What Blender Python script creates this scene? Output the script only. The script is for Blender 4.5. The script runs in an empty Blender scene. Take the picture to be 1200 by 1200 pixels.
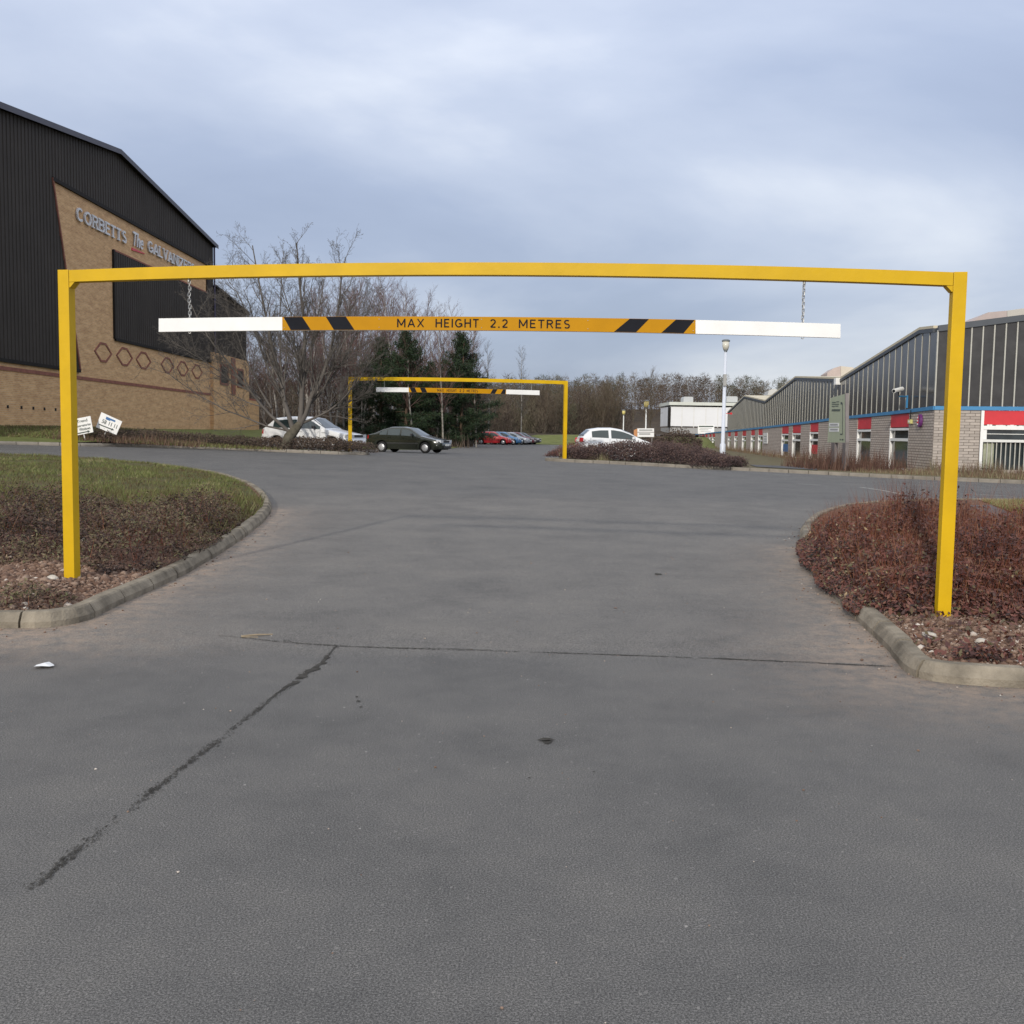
import bpy, bmesh, math, random
import numpy as np
from mathutils import Vector, Matrix, geometry
R_ = math.radians
random.seed(7); rng = np.random.default_rng(11)
scene = bpy.context.scene
COL = scene.collection

# ------------------------------------------------------------------ camera
EYE = 1.5; FPX = 1180.0; PITCH = math.atan(93/FPX); ROLL = 0.0145
fw = Vector((0, math.cos(PITCH), -math.sin(PITCH)))
up0 = Vector((0, math.sin(PITCH), math.cos(PITCH)))
rt = Vector((1, 0, 0))*math.cos(ROLL) + up0*math.sin(ROLL)
up = up0*math.cos(ROLL) - Vector((1, 0, 0))*math.sin(ROLL)
cd = bpy.data.cameras.new('camera'); cam = bpy.data.objects.new('camera', cd); COL.objects.link(cam)
M3 = Matrix((rt, up, -fw)).transposed()
cam.matrix_world = Matrix.Translation((0, 0, EYE)) @ M3.to_4x4()
cd.sensor_width = 36; cd.lens = 36*FPX/1200; cd.clip_end = 5000; cd.clip_start = .05
scene.camera = cam

# ------------------------------------------------------------------ light
SUN_EL = R_(19.5); SUN_TO = Vector((-.30, -.954, 0)).normalized()     # horizontal direction towards the sun
w = bpy.data.worlds.new('World'); scene.world = w; w.use_nodes = True
nt = w.node_tree; nt.nodes.clear()
def N(nt, typ, **kw):
    n = nt.nodes.new(typ)
    for k, v in kw.items():
        if k.startswith('i_'):
            n.inputs[k[2:].replace('_', ' ')].default_value = v
        else: setattr(n, k, v)
    return n
def ramp(nt, fac, stops, interp='LINEAR'):
    n = nt.nodes.new('ShaderNodeValToRGB'); cr = n.color_ramp; cr.interpolation = interp
    while len(cr.elements) < len(stops): cr.elements.new(.5)
    for e, (p, c) in zip(cr.elements, stops):
        e.position = p; e.color = (*c, 1) if len(c) == 3 else c
    if fac is not None: nt.links.new(fac, n.inputs['Fac'])
    return n
L = nt.links.new
out = N(nt, 'ShaderNodeOutputWorld')
sky = N(nt, 'ShaderNodeTexSky', sky_type='NISHITA', sun_disc=False, sun_elevation=SUN_EL,
        sun_rotation=math.atan2(SUN_TO.x, SUN_TO.y), air_density=1.0, dust_density=1.5, ozone_density=1.2)
bg1 = N(nt, 'ShaderNodeBackground', i_Strength=.11); L(sky.outputs['Color'], bg1.inputs['Color'])
tc = N(nt, 'ShaderNodeTexCoord')
sep = N(nt, 'ShaderNodeSeparateXYZ'); L(tc.outputs['Generated'], sep.inputs[0])
ab = N(nt, 'ShaderNodeMath', operation='ABSOLUTE'); L(sep.outputs['Z'], ab.inputs[0])
ad = N(nt, 'ShaderNodeMath', operation='ADD'); L(ab.outputs[0], ad.inputs[0]); ad.inputs[1].default_value = .40
dv = N(nt, 'ShaderNodeVectorMath', operation='DIVIDE'); cmb = N(nt, 'ShaderNodeCombineXYZ')
for k in 'XYZ': L(ad.outputs[0], cmb.inputs[k])
L(tc.outputs['Generated'], dv.inputs[0]); L(cmb.outputs[0], dv.inputs[1])
mp = N(nt, 'ShaderNodeMapping'); mp.inputs['Scale'].default_value = (1.0, 1.35, 1.3); mp.inputs['Location'].default_value = (1.35, .2, 0)
mp.inputs['Rotation'].default_value = (0, 0, .25)
L(dv.outputs[0], mp.inputs['Vector'])
n1 = N(nt, 'ShaderNodeTexNoise', i_Scale=1.0, i_Detail=7.0, i_Roughness=.5, i_Distortion=.35); L(mp.outputs[0], n1.inputs['Vector'])
cl = ramp(nt, n1.outputs['Fac'], [(.30, (.275, .325, .45)), (.45, (.335, .39, .52)), (.57, (.45, .50, .615)), (.70, (.68, .71, .77))])
bg2 = N(nt, 'ShaderNodeBackground', i_Strength=1.0); mz = N(nt, 'ShaderNodeMath', operation='MULTIPLY_ADD'); L(ab.outputs[0], mz.inputs[0]); mz.inputs[1].default_value = 1.25; mz.inputs[2].default_value = .90
mzz = N(nt, 'ShaderNodeVectorMath', operation='SCALE'); L(cl.outputs[0], mzz.inputs[0]); L(mz.outputs[0], mzz.inputs['Scale'])
zr_ = N(nt, 'ShaderNodeMapRange', interpolation_type='SMOOTHSTEP'); L(ab.outputs[0], zr_.inputs[0]); zr_.inputs[1].default_value = .3; zr_.inputs[2].default_value = .95; zr_.inputs[4].default_value = .85
zw = N(nt, 'ShaderNodeMix', data_type='RGBA'); L(zr_.outputs[0], zw.inputs['Factor']); L(mzz.outputs[0], zw.inputs['A']); zw.inputs['B'].default_value = (1.0, .98, .95, 1)
L(zw.outputs['Result'], bg2.inputs['Color'])
mx = N(nt, 'ShaderNodeMixShader'); mx.inputs['Fac'].default_value = .88
L(bg1.outputs[0], mx.inputs[1]); L(bg2.outputs[0], mx.inputs[2]); L(mx.outputs[0], out.inputs['Surface'])
sd = bpy.data.lights.new('sun', 'SUN'); sd.energy = 2.0; sd.angle = R_(1.2); sd.color = (1, .93, .82)
sun = bpy.data.objects.new('sun', sd); COL.objects.link(sun)
sv = Vector((SUN_TO.x*math.cos(SUN_EL), SUN_TO.y*math.cos(SUN_EL), math.sin(SUN_EL)))
sun.rotation_euler = sv.to_track_quat('Z', 'Y').to_euler(); sun.location = (-10, -20, 20)
vs = scene.view_settings; vs.view_transform = 'Standard'; vs.look = 'None'; vs.exposure = 0.2; vs.gamma = 1
vs.use_curve_mapping = False

# ------------------------------------------------------------------ measuring helpers (photo pixel -> place)
def ray(px, py):
    return (fw + rt*((px-600)/FPX) - up*((py-600)/FPX))
def at(px, py, Y):
    d = ray(px, py); k = Y/d.y; return Vector((d.x*k, Y, EYE+d.z*k))
def onX(px, py, X):
    d = ray(px, py); k = X/d.x; return Vector((X, d.y*k, EYE+d.z*k))
def online(px, py, A, B):       # vertical plane through A,B (xy)
    d = ray(px, py); e = Vector((B[0]-A[0], B[1]-A[1])); n = Vector((-e.y, e.x))
    k = (n.x*A[0]+n.y*A[1])/(n.x*d.x+n.y*d.y); return Vector((d.x*k, d.y*k, EYE+d.z*k))
_ky = np.array([-500, 8, 12, 16, 20, 26, 32, 36, 42, 54, 70, 112, 200, 900.])
_kf = np.array([0, 0, .12, .3, .52, .84, .98, 1., .9, .55, .42, .3, .25, .2])
_yy = np.arange(-60, 950, .5); _ff = np.interp(_yy, _ky, _kf)
_ff[4:-4] = np.convolve(_ff, np.ones(9)/9, 'same')[4:-4]
def Hn(x, y):
    return np.interp(y, _yy, _ff)*(.48-.0235*np.clip(x, -22, 22))
def H(x, y): return float(Hn(x, y))
def gnd(px, py):
    d = ray(px, py); lo = 1.0; y = 1.0
    while y < 400:
        k = y/d.y
        if EYE+d.z*k <= H(d.x*k, y): break
        lo = y; y += .25 if y < 60 else 1
    a, b = lo, y
    for _ in range(25):
        m = (a+b)/2; k = m/d.y
        if EYE+d.z*k <= H(d.x*k, m): b = m
        else: a = m
    k = b/d.y; return Vector((d.x*k, b, H(d.x*k, b)))
def smooth(a, b, x):
    t = np.clip((x-a)/(b-a), 0, 1); return t*t*(3-2*t)

# ------------------------------------------------------------------ materials
def base_mat(name):
    m = bpy.data.materials.new(name); m.use_nodes = True; nt = m.node_tree
    return m, nt, nt.nodes['Principled BSDF']
def mat(name, col, rough=.6, var=.12, scale=6., bump=0., bscale=None, metal=0., spec=.5, coat=0., alpha=None, detail=4.):
    m, nt, b = base_mat(name); L = nt.links.new
    b.inputs['Roughness'].default_value = rough; b.inputs['Metallic'].default_value = metal
    b.inputs['Specular IOR Level'].default_value = spec
    if coat: b.inputs['Coat Weight'].default_value = coat; b.inputs['Coat Roughness'].default_value = .06
    tc = N(nt, 'ShaderNodeTexCoord')
    n = N(nt, 'ShaderNodeTexNoise', i_Scale=scale, i_Detail=detail, i_Roughness=.6); L(tc.outputs['Object'], n.inputs['Vector'])
    lo = tuple(max(0, c*(1-var)) for c in col); hi = tuple(min(1, c*(1+var)) for c in col)
    r = ramp(nt, n.outputs['Fac'], [(.3, lo), (.7, hi)]); L(r.outputs[0], b.inputs['Base Color'])
    if bump:
        n2 = N(nt, 'ShaderNodeTexNoise', i_Scale=bscale or scale*5, i_Detail=5.); L(tc.outputs['Object'], n2.inputs['Vector'])
        bp = N(nt, 'ShaderNodeBump', i_Strength=bump, i_Distance=.02); L(n2.outputs['Fac'], bp.inputs['Height']); L(bp.outputs[0], b.inputs['Normal'])
    return m
def tint_mat(name, stops, rough=.7, spec=.3, trans=0.):
    """colour by the per-face attribute 'tint'"""
    m, nt, b = base_mat(name); L = nt.links.new
    a = N(nt, 'ShaderNodeAttribute', attribute_name='tint')
    r = ramp(nt, a.outputs['Fac'], stops); L(r.outputs[0], b.inputs['Base Color'])
    b.inputs['Roughness'].default_value = rough; b.inputs['Specular IOR Level'].default_value = spec
    return m
def glass_mat(name, col=(.02, .025, .03), rough=.08, spec=.6, var=.3):
    return mat(name, col, rough, var, 1.2, spec=spec)

def asphalt():
    m, nt, b = base_mat('asphalt'); L = nt.links.new
    tc = N(nt, 'ShaderNodeTexCoord')
    fine = N(nt, 'ShaderNodeTexNoise', i_Scale=150., i_Detail=4., i_Roughness=.95); L(tc.outputs['Object'], fine.inputs['Vector'])
    mid = N(nt, 'ShaderNodeTexNoise', i_Scale=.9, i_Detail=11., i_Roughness=.74); L(tc.outputs['Object'], mid.inputs['Vector'])
    vor = N(nt, 'ShaderNodeTexVoronoi', i_Scale=110.); L(tc.outputs['Object'], vor.inputs['Vector'])
    chip = N(nt, 'ShaderNodeTexVoronoi', i_Scale=9.0); L(tc.outputs['Object'], chip.inputs['Vector'])
    c1 = ramp(nt, fine.outputs['Fac'], [(.36, (.018, .0177, .0175)), (.5, (.106, .104, .101)), (.63, (.27, .263, .253))])
    c2 = ramp(nt, mid.outputs['Fac'], [(.3, (.72, .725, .735)), (.5, (1.0, .995, .99)), (.7, (1.22, 1.20, 1.16))])
    mu = N(nt, 'ShaderNodeMix', data_type='RGBA', blend_type='MULTIPLY'); mu.inputs['Factor'].default_value = 1
    L(c1.outputs[0], mu.inputs['A']); L(c2.outputs[0], mu.inputs['B'])
    # light stone chips
    cr = ramp(nt, vor.outputs['Color'], [(.90, (0, 0, 0)), (.99, (.8, .8, .8))])
    mc = N(nt, 'ShaderNodeMix', data_type='RGBA'); L(cr.outputs[0], mc.inputs['Factor']); L(mu.outputs['Result'], mc.inputs['A']); mc.inputs['B'].default_value = (.26, .25, .235, 1)
    ch = ramp(nt, chip.outputs['Distance'], [(.0, (1, 1, 1)), (.045, (1, 1, 1)), (.06, (0, 0, 0))])
    csel = N(nt, 'ShaderNodeSeparateColor'); L(chip.outputs['Color'], csel.inputs[0])
    gt = N(nt, 'ShaderNodeMath', operation='GREATER_THAN'); L(csel.outputs[0], gt.inputs[0]); gt.inputs[1].default_value = .92
    ml = N(nt, 'ShaderNodeMath', operation='MULTIPLY'); L(gt.outputs[0], ml.inputs[0]); L(ch.outputs[0], ml.inputs[1])
    mk = N(nt, 'ShaderNodeMix', data_type='RGBA'); L(ml.outputs[0], mk.inputs['Factor']); L(mc.outputs['Result'], mk.inputs['A']); mk.inputs['B'].default_value = (.33, .315, .295, 1)
    # pinkish dust along the kerbs
    at_ = N(nt, 'ShaderNodeAttribute', attribute_name='dust')
    dn = N(nt, 'ShaderNodeTexNoise', i_Scale=6.5, i_Detail=9., i_Roughness=.78); L(tc.outputs['Object'], dn.inputs['Vector'])
    dr = ramp(nt, dn.outputs['Fac'], [(.36, (0, 0, 0)), (.74, (1, 1, 1))])
    dm = N(nt, 'ShaderNodeMath', operation='MULTIPLY'); L(at_.outputs['Fac'], dm.inputs[0]); L(dr.outputs[0], dm.inputs[1])
    md = N(nt, 'ShaderNodeMix', data_type='RGBA'); L(dm.outputs[0], md.inputs['Factor']); L(mk.outputs['Result'], md.inputs['A']); md.inputs['B'].default_value = (.36, .27, .20, 1)
    # worn older surface between the two beds
    ao = N(nt, 'ShaderNodeAttribute', attribute_name='worn')
    wr = ramp(nt, vor.outputs['Distance'], [(.0, (.50, .51, .51)), (.45, (1.28, 1.25, 1.21))])
    mw = N(nt, 'ShaderNodeMix', data_type='RGBA', blend_type='MULTIPLY'); L(ao.outputs['Fac'], mw.inputs['Factor']); L(md.outputs['Result'], mw.inputs['A']); L(wr.outputs[0], mw.inputs['B'])
    L(mw.outputs['Result'], b.inputs['Base Color'])
    b.inputs['Roughness'].default_value = .82; b.inputs['Specular IOR Level'].default_value = .35
    bp = N(nt, 'ShaderNodeBump', i_Strength=.03, i_Distance=.003); L(fine.outputs['Fac'], bp.inputs['Height']); L(bp.outputs[0], b.inputs['Normal'])
    return m
def brick_mat(name, c1, c2, mortar, bw, bh, axis, msize=.06, var=.35):
    """axis 'Y': courses run along object Y; 'X': along X"""
    m, nt, b = base_mat(name); L = nt.links.new
    tc = N(nt, 'ShaderNodeTexCoord'); sp = N(nt, 'ShaderNodeSeparateXYZ'); L(tc.outputs['Object'], sp.inputs[0])
    cb = N(nt, 'ShaderNodeCombineXYZ'); L(sp.outputs[axis], cb.inputs['X']); L(sp.outputs['Z'], cb.inputs['Y'])
    br = N(nt, 'ShaderNodeTexBrick', offset=.5); L(cb.outputs[0], br.inputs['Vector'])
    br.inputs['Scale'].default_value = 1; br.inputs['Brick Width'].default_value = bw; br.inputs['Row Height'].default_value = bh
    br.inputs['Mortar Size'].default_value = bh*msize*2; br.inputs['Mortar Smooth'].default_value = .1; br.inputs['Bias'].default_value = -.1
    br.inputs['Color1'].default_value = (*c1, 1); br.inputs['Color2'].default_value = (*c2, 1); br.inputs['Mortar'].default_value = (*mortar, 1)
    n = N(nt, 'ShaderNodeTexNoise', i_Scale=1.8, i_Detail=7., i_Roughness=.72)
    mpp = N(nt, 'ShaderNodeMapping'); mpp.inputs['Scale'].default_value = (.6, 2.4, 1) ; L(cb.outputs[0], mpp.inputs['Vector']); L(mpp.outputs[0], n.inputs['Vector'])
    r = ramp(nt, n.outputs['Fac'], [(.3, (1-var*.8, 1-var*1.0, 1-var*1.1)), (.7, (1+var*.3,)*3)])
    mu = N(nt, 'ShaderNodeMix', data_type='RGBA', blend_type='MULTIPLY'); mu.inputs['Factor'].default_value = 1
    L(br.outputs['Color'], mu.inputs['A']); L(r.outputs[0], mu.inputs['B']); L(mu.outputs['Result'], b.inputs['Base Color'])
    b.inputs['Roughness'].default_value = .85; b.inputs['Specular IOR Level'].default_value = .25
    return m
def ground_mat(name, stops, scale=2., rough=.95, bump=.4, bs=40.):
    m, nt, b = base_mat(name); L = nt.links.new
    tc = N(nt, 'ShaderNodeTexCoord')
    n = N(nt, 'ShaderNodeTexNoise', i_Scale=scale, i_Detail=9., i_Roughness=.7); L(tc.outputs['Object'], n.inputs['Vector'])
    r = ramp(nt, n.outputs['Fac'], stops); L(r.outputs[0], b.inputs['Base Color'])
    n2 = N(nt, 'ShaderNodeTexNoise', i_Scale=bs, i_Detail=6.); L(tc.outputs['Object'], n2.inputs['Vector'])
    bp = N(nt, 'ShaderNodeBump', i_Strength=bump, i_Distance=.03); L(n2.outputs['Fac'], bp.inputs['Height']); L(bp.outputs[0], b.inputs['Normal'])
    b.inputs['Roughness'].default_value = rough; b.inputs['Specular IOR Level'].default_value = .2
    return m

M = {}
M['asphalt'] = asphalt()
M['yellow'] = mat('yellow_paint', (.63, .39, .003), .5, .10, 2.2, bump=.08, bscale=18, spec=.25, detail=8)
M['plate_yellow'] = mat('plate_yellow', (.50, .235, .002), .6, .07, 4, spec=.15)
M['black'] = mat('black_paint', (.012, .013, .018), .75, .2, 5, spec=.15)
M['white'] = mat('white_paint', (.84, .84, .82), .5, .05, 5, detail=8)
M['offwhite'] = mat('offwhite_paint', (.72, .72, .69), .6, .06, 3)
M['galv'] = mat('galvanised_steel', (.42, .42, .41), .45, .2, 30, metal=.7)
M['kerb'] = mat('kerb_concrete', (.23, .20, .155), .9, .5, 4, bump=.5, bscale=60, spec=.2, detail=9)
M['kerb_far'] = mat('far_kerb_concrete', (.25, .225, .19), .9, .2, 3, bump=.3, spec=.2)
M['soil'] = ground_mat('soil', [(.25, (.085, .050, .036)), (.5, (.185, .110, .078)), (.75, (.28, .195, .145))], 9., bump=1., bs=55)
M['turf'] = ground_mat('turf', [(.28, (.10, .07, .045)), (.45, (.105, .092, .045)), (.58, (.10, .115, .04)), (.75, (.15, .125, .07))], 3.0, bump=.8)
M['lawn'] = ground_mat('lawn', [(.3, (.10, .105, .04)), (.5, (.145, .165, .05)), (.7, (.19, .19, .075))], .8, bump=.5)
M['verge'] = ground_mat('verge_soil', [(.3, (.10, .08, .05)), (.5, (.16, .135, .085)), (.7, (.15, .16, .07))], 2.2, bump=.7)
M['floor'] = ground_mat('wood_floor', [(.3, (.045, .034, .024)), (.7, (.095, .07, .048))], .5, bump=.5)
M['land'] = ground_mat('land', [(.3, (.09, .09, .045)), (.7, (.13, .125, .06))], .1, bump=.2)
M['line'] = mat('road_paint', (.36, .36, .34), .8, .35, 12, spec=.2, detail=8)
M['crack'] = mat('crack', (.062, .059, .054), .95, .4, 20, spec=.1)
M['brick'] = brick_mat('buff_brick', (.72, .455, .225), (.57, .33, .16), (.65, .50, .33), .225, .075, 'Y')
M['redbrick'] = mat('red_brick', (.27, .115, .085), .85, .25, 4, spec=.2)
M['clad'] = mat('dark_cladding', (.050, .042, .036), .65, .12, .6, spec=.15)
M['claddark'] = mat('cladding_trim', (.020, .017, .015), .7, .1, 2, spec=.15)
M['letter'] = mat('letter_metal', (.66, .66, .68), .4, .1, 4)
M['red'] = mat('red_panel', (.62, .022, .035), .45, .1, 2)
M['block'] = mat('concrete_block', (.44, .39, .345), .9, .2, 2.5, bump=.2, spec=.2, detail=8)
M['blockwall'] = brick_mat('block_courses', (.56, .49, .43), (.48, .425, .37), (.20, .17, .155), .36, .106, 'Y', .07, .18)
M['mortar'] = mat('mortar', (.17, .145, .13), .95, .15, 10, spec=.1)
M['blue'] = mat('blue_trim', (.045, .23, .46), .45, .08, 2)
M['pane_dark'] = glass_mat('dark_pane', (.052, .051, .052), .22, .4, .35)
M['pane'] = glass_mat('window_pane', (.03, .04, .045), .06, .8, .5)
M['mullion'] = mat('mullion_paint', (.45, .44, .39), .5, .08, 3)
M['roofcream'] = mat('cream_roof', (.62, .55, .40), .7, .08, 1)
M['pinkvent'] = mat('roof_vent', (.47, .39, .36), .7, .1, 1)
M['greyband'] = mat('grey_band', (.36, .36, .35), .7, .08, 1)
M['whitewall'] = mat('white_cladding', (.78, .79, .80), .5, .03, .5)
M['signgreen'] = mat('sign_green', (.47, .51, .35), .5, .05, 2)
M['signpost'] = mat('sign_post', (.17, .15, .145), .6, .1, 3)
M['textdark'] = mat('dark_print', (.05, .07, .06), .6, .1, 3)
M['bluelogo'] = mat('blue_print', (.03, .13, .32), .5, .1, 3)
M['pole'] = mat('pole_paint', (.62, .66, .74), .4, .05, 2)
M['lampgrey'] = mat('lamp_metal', (.16, .18, .19), .45, .1, 5)
M['lampglass'] = mat('lamp_diffuser', (.66, .64, .55), .25, .05, 5)
M['lampyel'] = mat('lamp_yellow', (.66, .55, .20), .4, .05, 5)
M['orange'] = mat('orange_panel', (.55, .25, .10), .6, .1, 2)
M['purple'] = mat('purple_plastic', (.14, .03, .17), .4, .1, 4)
M['paleyel'] = mat('pale_yellow_plastic', (.58, .55, .22), .5, .1, 4)
M['bark'] = mat('grey_bark', (.105, .095, .072), .9, .35, 7, bump=.5, bscale=40, spec=.15, detail=8)
M['twig'] = mat('twig', (.125, .112, .10), .85, .2, 1.5, spec=.2)
M['birchbark'] = mat('birch_bark', (.27, .25, .225), .8, .6, 3.5, spec=.2, detail=8)
M['birchtwig'] = mat('birch_twig', (.155, .098, .088), .85, .25, .8, spec=.2)
M['browntwig'] = mat('brown_twig', (.135, .105, .072), .85, .25, .6, spec=.2)
M['needles'] = tint_mat('needles', [(0, (.012, .020, .011)), (.5, (.022, .040, .018)), (1, (.045, .075, .030))], .7, .3)
M['pinebark'] = mat('pine_bark', (.10, .07, .05), .9, .3, 4, spec=.2)
M['woodmass'] = tint_mat('far_wood_twigs', [(0, (.050, .040, .036)), (.3, (.115, .086, .068)), (.5, (.145, .118, .092)), (.68, (.145, .125, .085)), (.85, (.10, .10, .065)), (1, (.065, .075, .05))], .9, .1)
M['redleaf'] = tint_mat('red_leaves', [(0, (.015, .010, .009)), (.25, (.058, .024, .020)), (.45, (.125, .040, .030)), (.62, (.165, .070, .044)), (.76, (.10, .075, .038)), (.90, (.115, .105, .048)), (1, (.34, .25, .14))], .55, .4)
M['redstem'] = tint_mat('red_stems', [(0, (.07, .022, .017)), (.5, (.175, .055, .032)), (1, (.30, .16, .08))], .6, .3)
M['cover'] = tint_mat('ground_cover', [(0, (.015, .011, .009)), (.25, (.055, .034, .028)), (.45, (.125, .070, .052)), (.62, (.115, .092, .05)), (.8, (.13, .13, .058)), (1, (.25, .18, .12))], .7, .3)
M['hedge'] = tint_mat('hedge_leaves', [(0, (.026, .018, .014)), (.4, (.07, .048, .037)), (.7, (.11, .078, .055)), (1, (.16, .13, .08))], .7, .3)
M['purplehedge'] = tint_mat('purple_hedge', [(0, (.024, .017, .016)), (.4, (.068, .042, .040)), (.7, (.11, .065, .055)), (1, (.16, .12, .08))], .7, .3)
M['grass'] = tint_mat('grass_blades', [(0, (.095, .062, .040)), (.35, (.145, .115, .058)), (.6, (.135, .150, .050)), (.8, (.145, .185, .052)), (1, (.30, .26, .14))], .8, .2)
M['weeds'] = tint_mat('dry_weeds', [(0, (.06, .036, .03)), (.35, (.15, .085, .065)), (.6, (.20, .14, .10)), (.8, (.20, .19, .10)), (1, (.38, .33, .23))], .9, .1)
M['stones'] = tint_mat('stones', [(0, (.10, .058, .042)), (.45, (.21, .135, .098)), (.75, (.33, .245, .19)), (1, (.62, .57, .51))], .85, .2)
M['litter'] = mat('paper', (.78, .79, .8), .7, .06, 30)
M['leaf'] = mat('dry_leaf', (.24, .115, .055), .7, .2, 20)
M['greenleaf'] = mat('pale_green_leaf', (.35, .45, .28), .6, .15, 20)
M['straw'] = mat('dry_twig', (.30, .24, .16), .8, .2, 20)
M['tyre'] = mat('tyre_rubber', (.018, .018, .019), .85, .2, 20)
M['hub'] = mat('wheel_trim', (.52, .53, .55), .35, .05, 10, metal=.5)
M['under'] = mat('car_underside', (.012, .012, .012), .9, .1, 5)
M['plastic'] = mat('dark_plastic', (.03, .03, .032), .6, .1, 10)
M['carglass'] = glass_mat('car_glass', (.035, .05, .05), .04, .9, .2)
M['lens'] = mat('headlamp_lens', (.62, .64, .66), .12, .1, 20, spec=.8)
M['taillens'] = mat('tail_lens', (.42, .015, .02), .2, .1, 20, spec=.7)
M['plate'] = mat('number_plate', (.78, .78, .74), .5, .05, 20)
def paint(name, c, rough=.28, metal=0.): return mat(name, c, rough, .03, 2, coat=.7, metal=metal)
M['c_white'] = paint('white_car_paint', (.78, .79, .80))
M['c_green'] = paint('green_car_paint', (.021, .025, .017), .25, .2)
M['c_red'] = paint('red_car_paint', (.50, .022, .03))
M['c_blue'] = paint('blue_car_paint', (.05, .17, .36))
M['c_silver'] = paint('grey_car_paint', (.34, .36, .40), .3, .3)
M['c_maroon'] = paint('maroon_car_paint', (.14, .018, .03))
M['c_black'] = paint('black_car_paint', (.02, .022, .025))

# ------------------------------------------------------------------ object helpers
def tag(o, label=None, cat=None, group=None, kind=None):
    if label: o['label'] = label
    if cat: o['category'] = cat
    if group: o['group'] = group
    if kind: o['kind'] = kind
    return o
def thing(name, label, cat, loc=(0, 0, 0), rz=0, group=None):
    o = bpy.data.objects.new(name, None); COL.objects.link(o); o.location = loc; o.rotation_euler = (0, 0, rz); o.empty_display_size = .2
    return tag(o, label, cat, group)
def copy_tree(o, parent=None):
    c = o.copy(); COL.objects.link(c)
    if parent is not None: c.parent = parent
    for ch in o.children: copy_tree(ch, c)
    return c
def link(name, me, m, parent=None, smooth=False):
    me.name = name
    if m is not None and not me.materials: me.materials.append(m)
    o = bpy.data.objects.new(name, me); COL.objects.link(o)
    if parent is not None: o.parent = parent
    if smooth: me.polygons.foreach_set('use_smooth', [True]*len(me.polygons))
    return o
class MB:
    def __init__(s, org=(0, 0, 0)): s.v = []; s.f = []; s.o = Vector(org)
    def add(s, vs, fs):
        n = len(s.v); s.v += [tuple(Vector(p)-s.o) for p in vs]; s.f += [tuple(i+n for i in f) for f in fs]; return s
    def box(s, c, d, rot=None):
        hx, hy, hz = d[0]/2, d[1]/2, d[2]/2
        P = [Vector((x, y, z)) for x in (-hx, hx) for y in (-hy, hy) for z in (-hz, hz)]
        if rot is not None: P = [rot @ p for p in P]
        c = Vector(c); return s.add([p+c for p in P], [(0, 1, 3, 2), (4, 6, 7, 5), (0, 4, 5, 1), (2, 3, 7, 6), (0, 2, 6, 4), (1, 5, 7, 3)])
    def hexa(s, a, b):     # two quads (4 pts each) joined
        return s.add(list(a)+list(b), [(3, 2, 1, 0), (4, 5, 6, 7), (0, 1, 5, 4), (1, 2, 6, 5), (2, 3, 7, 6), (3, 0, 4, 7)])
    def prism(s, poly, d):     # poly list of 3d points, extruded by vector d
        n = len(poly); d = Vector(d); P = [Vector(p) for p in poly]
        return s.add(P+[p+d for p in P], [tuple(range(n))[::-1], tuple(range(n, 2*n))]+[(i, (i+1) % n, n+(i+1) % n, n+i) for i in range(n)])
    def tube(s, pts, rad, n=8, cap=True):
        pts = [Vector(p) for p in pts]; V = []; F = []
        t0 = (pts[1]-pts[0]).normalized(); a = t0.orthogonal().normalized()
        for i, p in enumerate(pts):
            t = (pts[min(i+1, len(pts)-1)]-pts[max(i-1, 0)]).normalized()
            a = (a - t*a.dot(t)).normalized(); b = t.cross(a); r = rad[i] if hasattr(rad, '__len__') else rad
            for k in range(n):
                an = 2*math.pi*k/n; V.append(p+(a*math.cos(an)+b*math.sin(an))*r)
        for i in range(len(pts)-1):
            for k in range(n): F.append((i*n+k, i*n+(k+1) % n, (i+1)*n+(k+1) % n, (i+1)*n+k))
        if cap: F.append(tuple(range(n))[::-1]); F.append(tuple(range((len(pts)-1)*n, len(pts)*n)))
        return s.add(V, F)
    def lathe(s, prof, c, n=16, axis='Z'):
        V = []; F = []
        for (r, h) in prof:
            for k in range(n):
                a = 2*math.pi*k/n; x, y = r*math.cos(a), r*math.sin(a)
                V.append(Vector(c)+Vector({'Z': (x, y, h), 'Y': (x, h, y), 'X': (h, x, y)}[axis]))
        for i in range(len(prof)-1):
            for k in range(n): F.append((i*n+k, i*n+(k+1) % n, (i+1)*n+(k+1) % n, (i+1)*n+k))
        F.append(tuple(range(n))[::-1]); F.append(tuple(range((len(prof)-1)*n, len(prof)*n)))
        return s.add(V, F)
    def mesh(s, name, bevel=0., normals=True):
        me = bpy.data.meshes.new(name); me.from_pydata(s.v, [], s.f)
        if normals or bevel:
            bm = bmesh.new(); bm.from_mesh(me)
            if bevel: bmesh.ops.bevel(bm, geom=bm.edges[:], offset=bevel, segments=2, affect='EDGES', profile=.7)
            bmesh.ops.recalc_face_normals(bm, faces=bm.faces[:]); bm.to_mesh(me); bm.free()
        me.update(); return me
    def build(s, name, m, parent=None, smooth=False, bevel=0., normals=True):
        return link(name, s.mesh(name, bevel, normals), m, parent, smooth)
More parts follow.
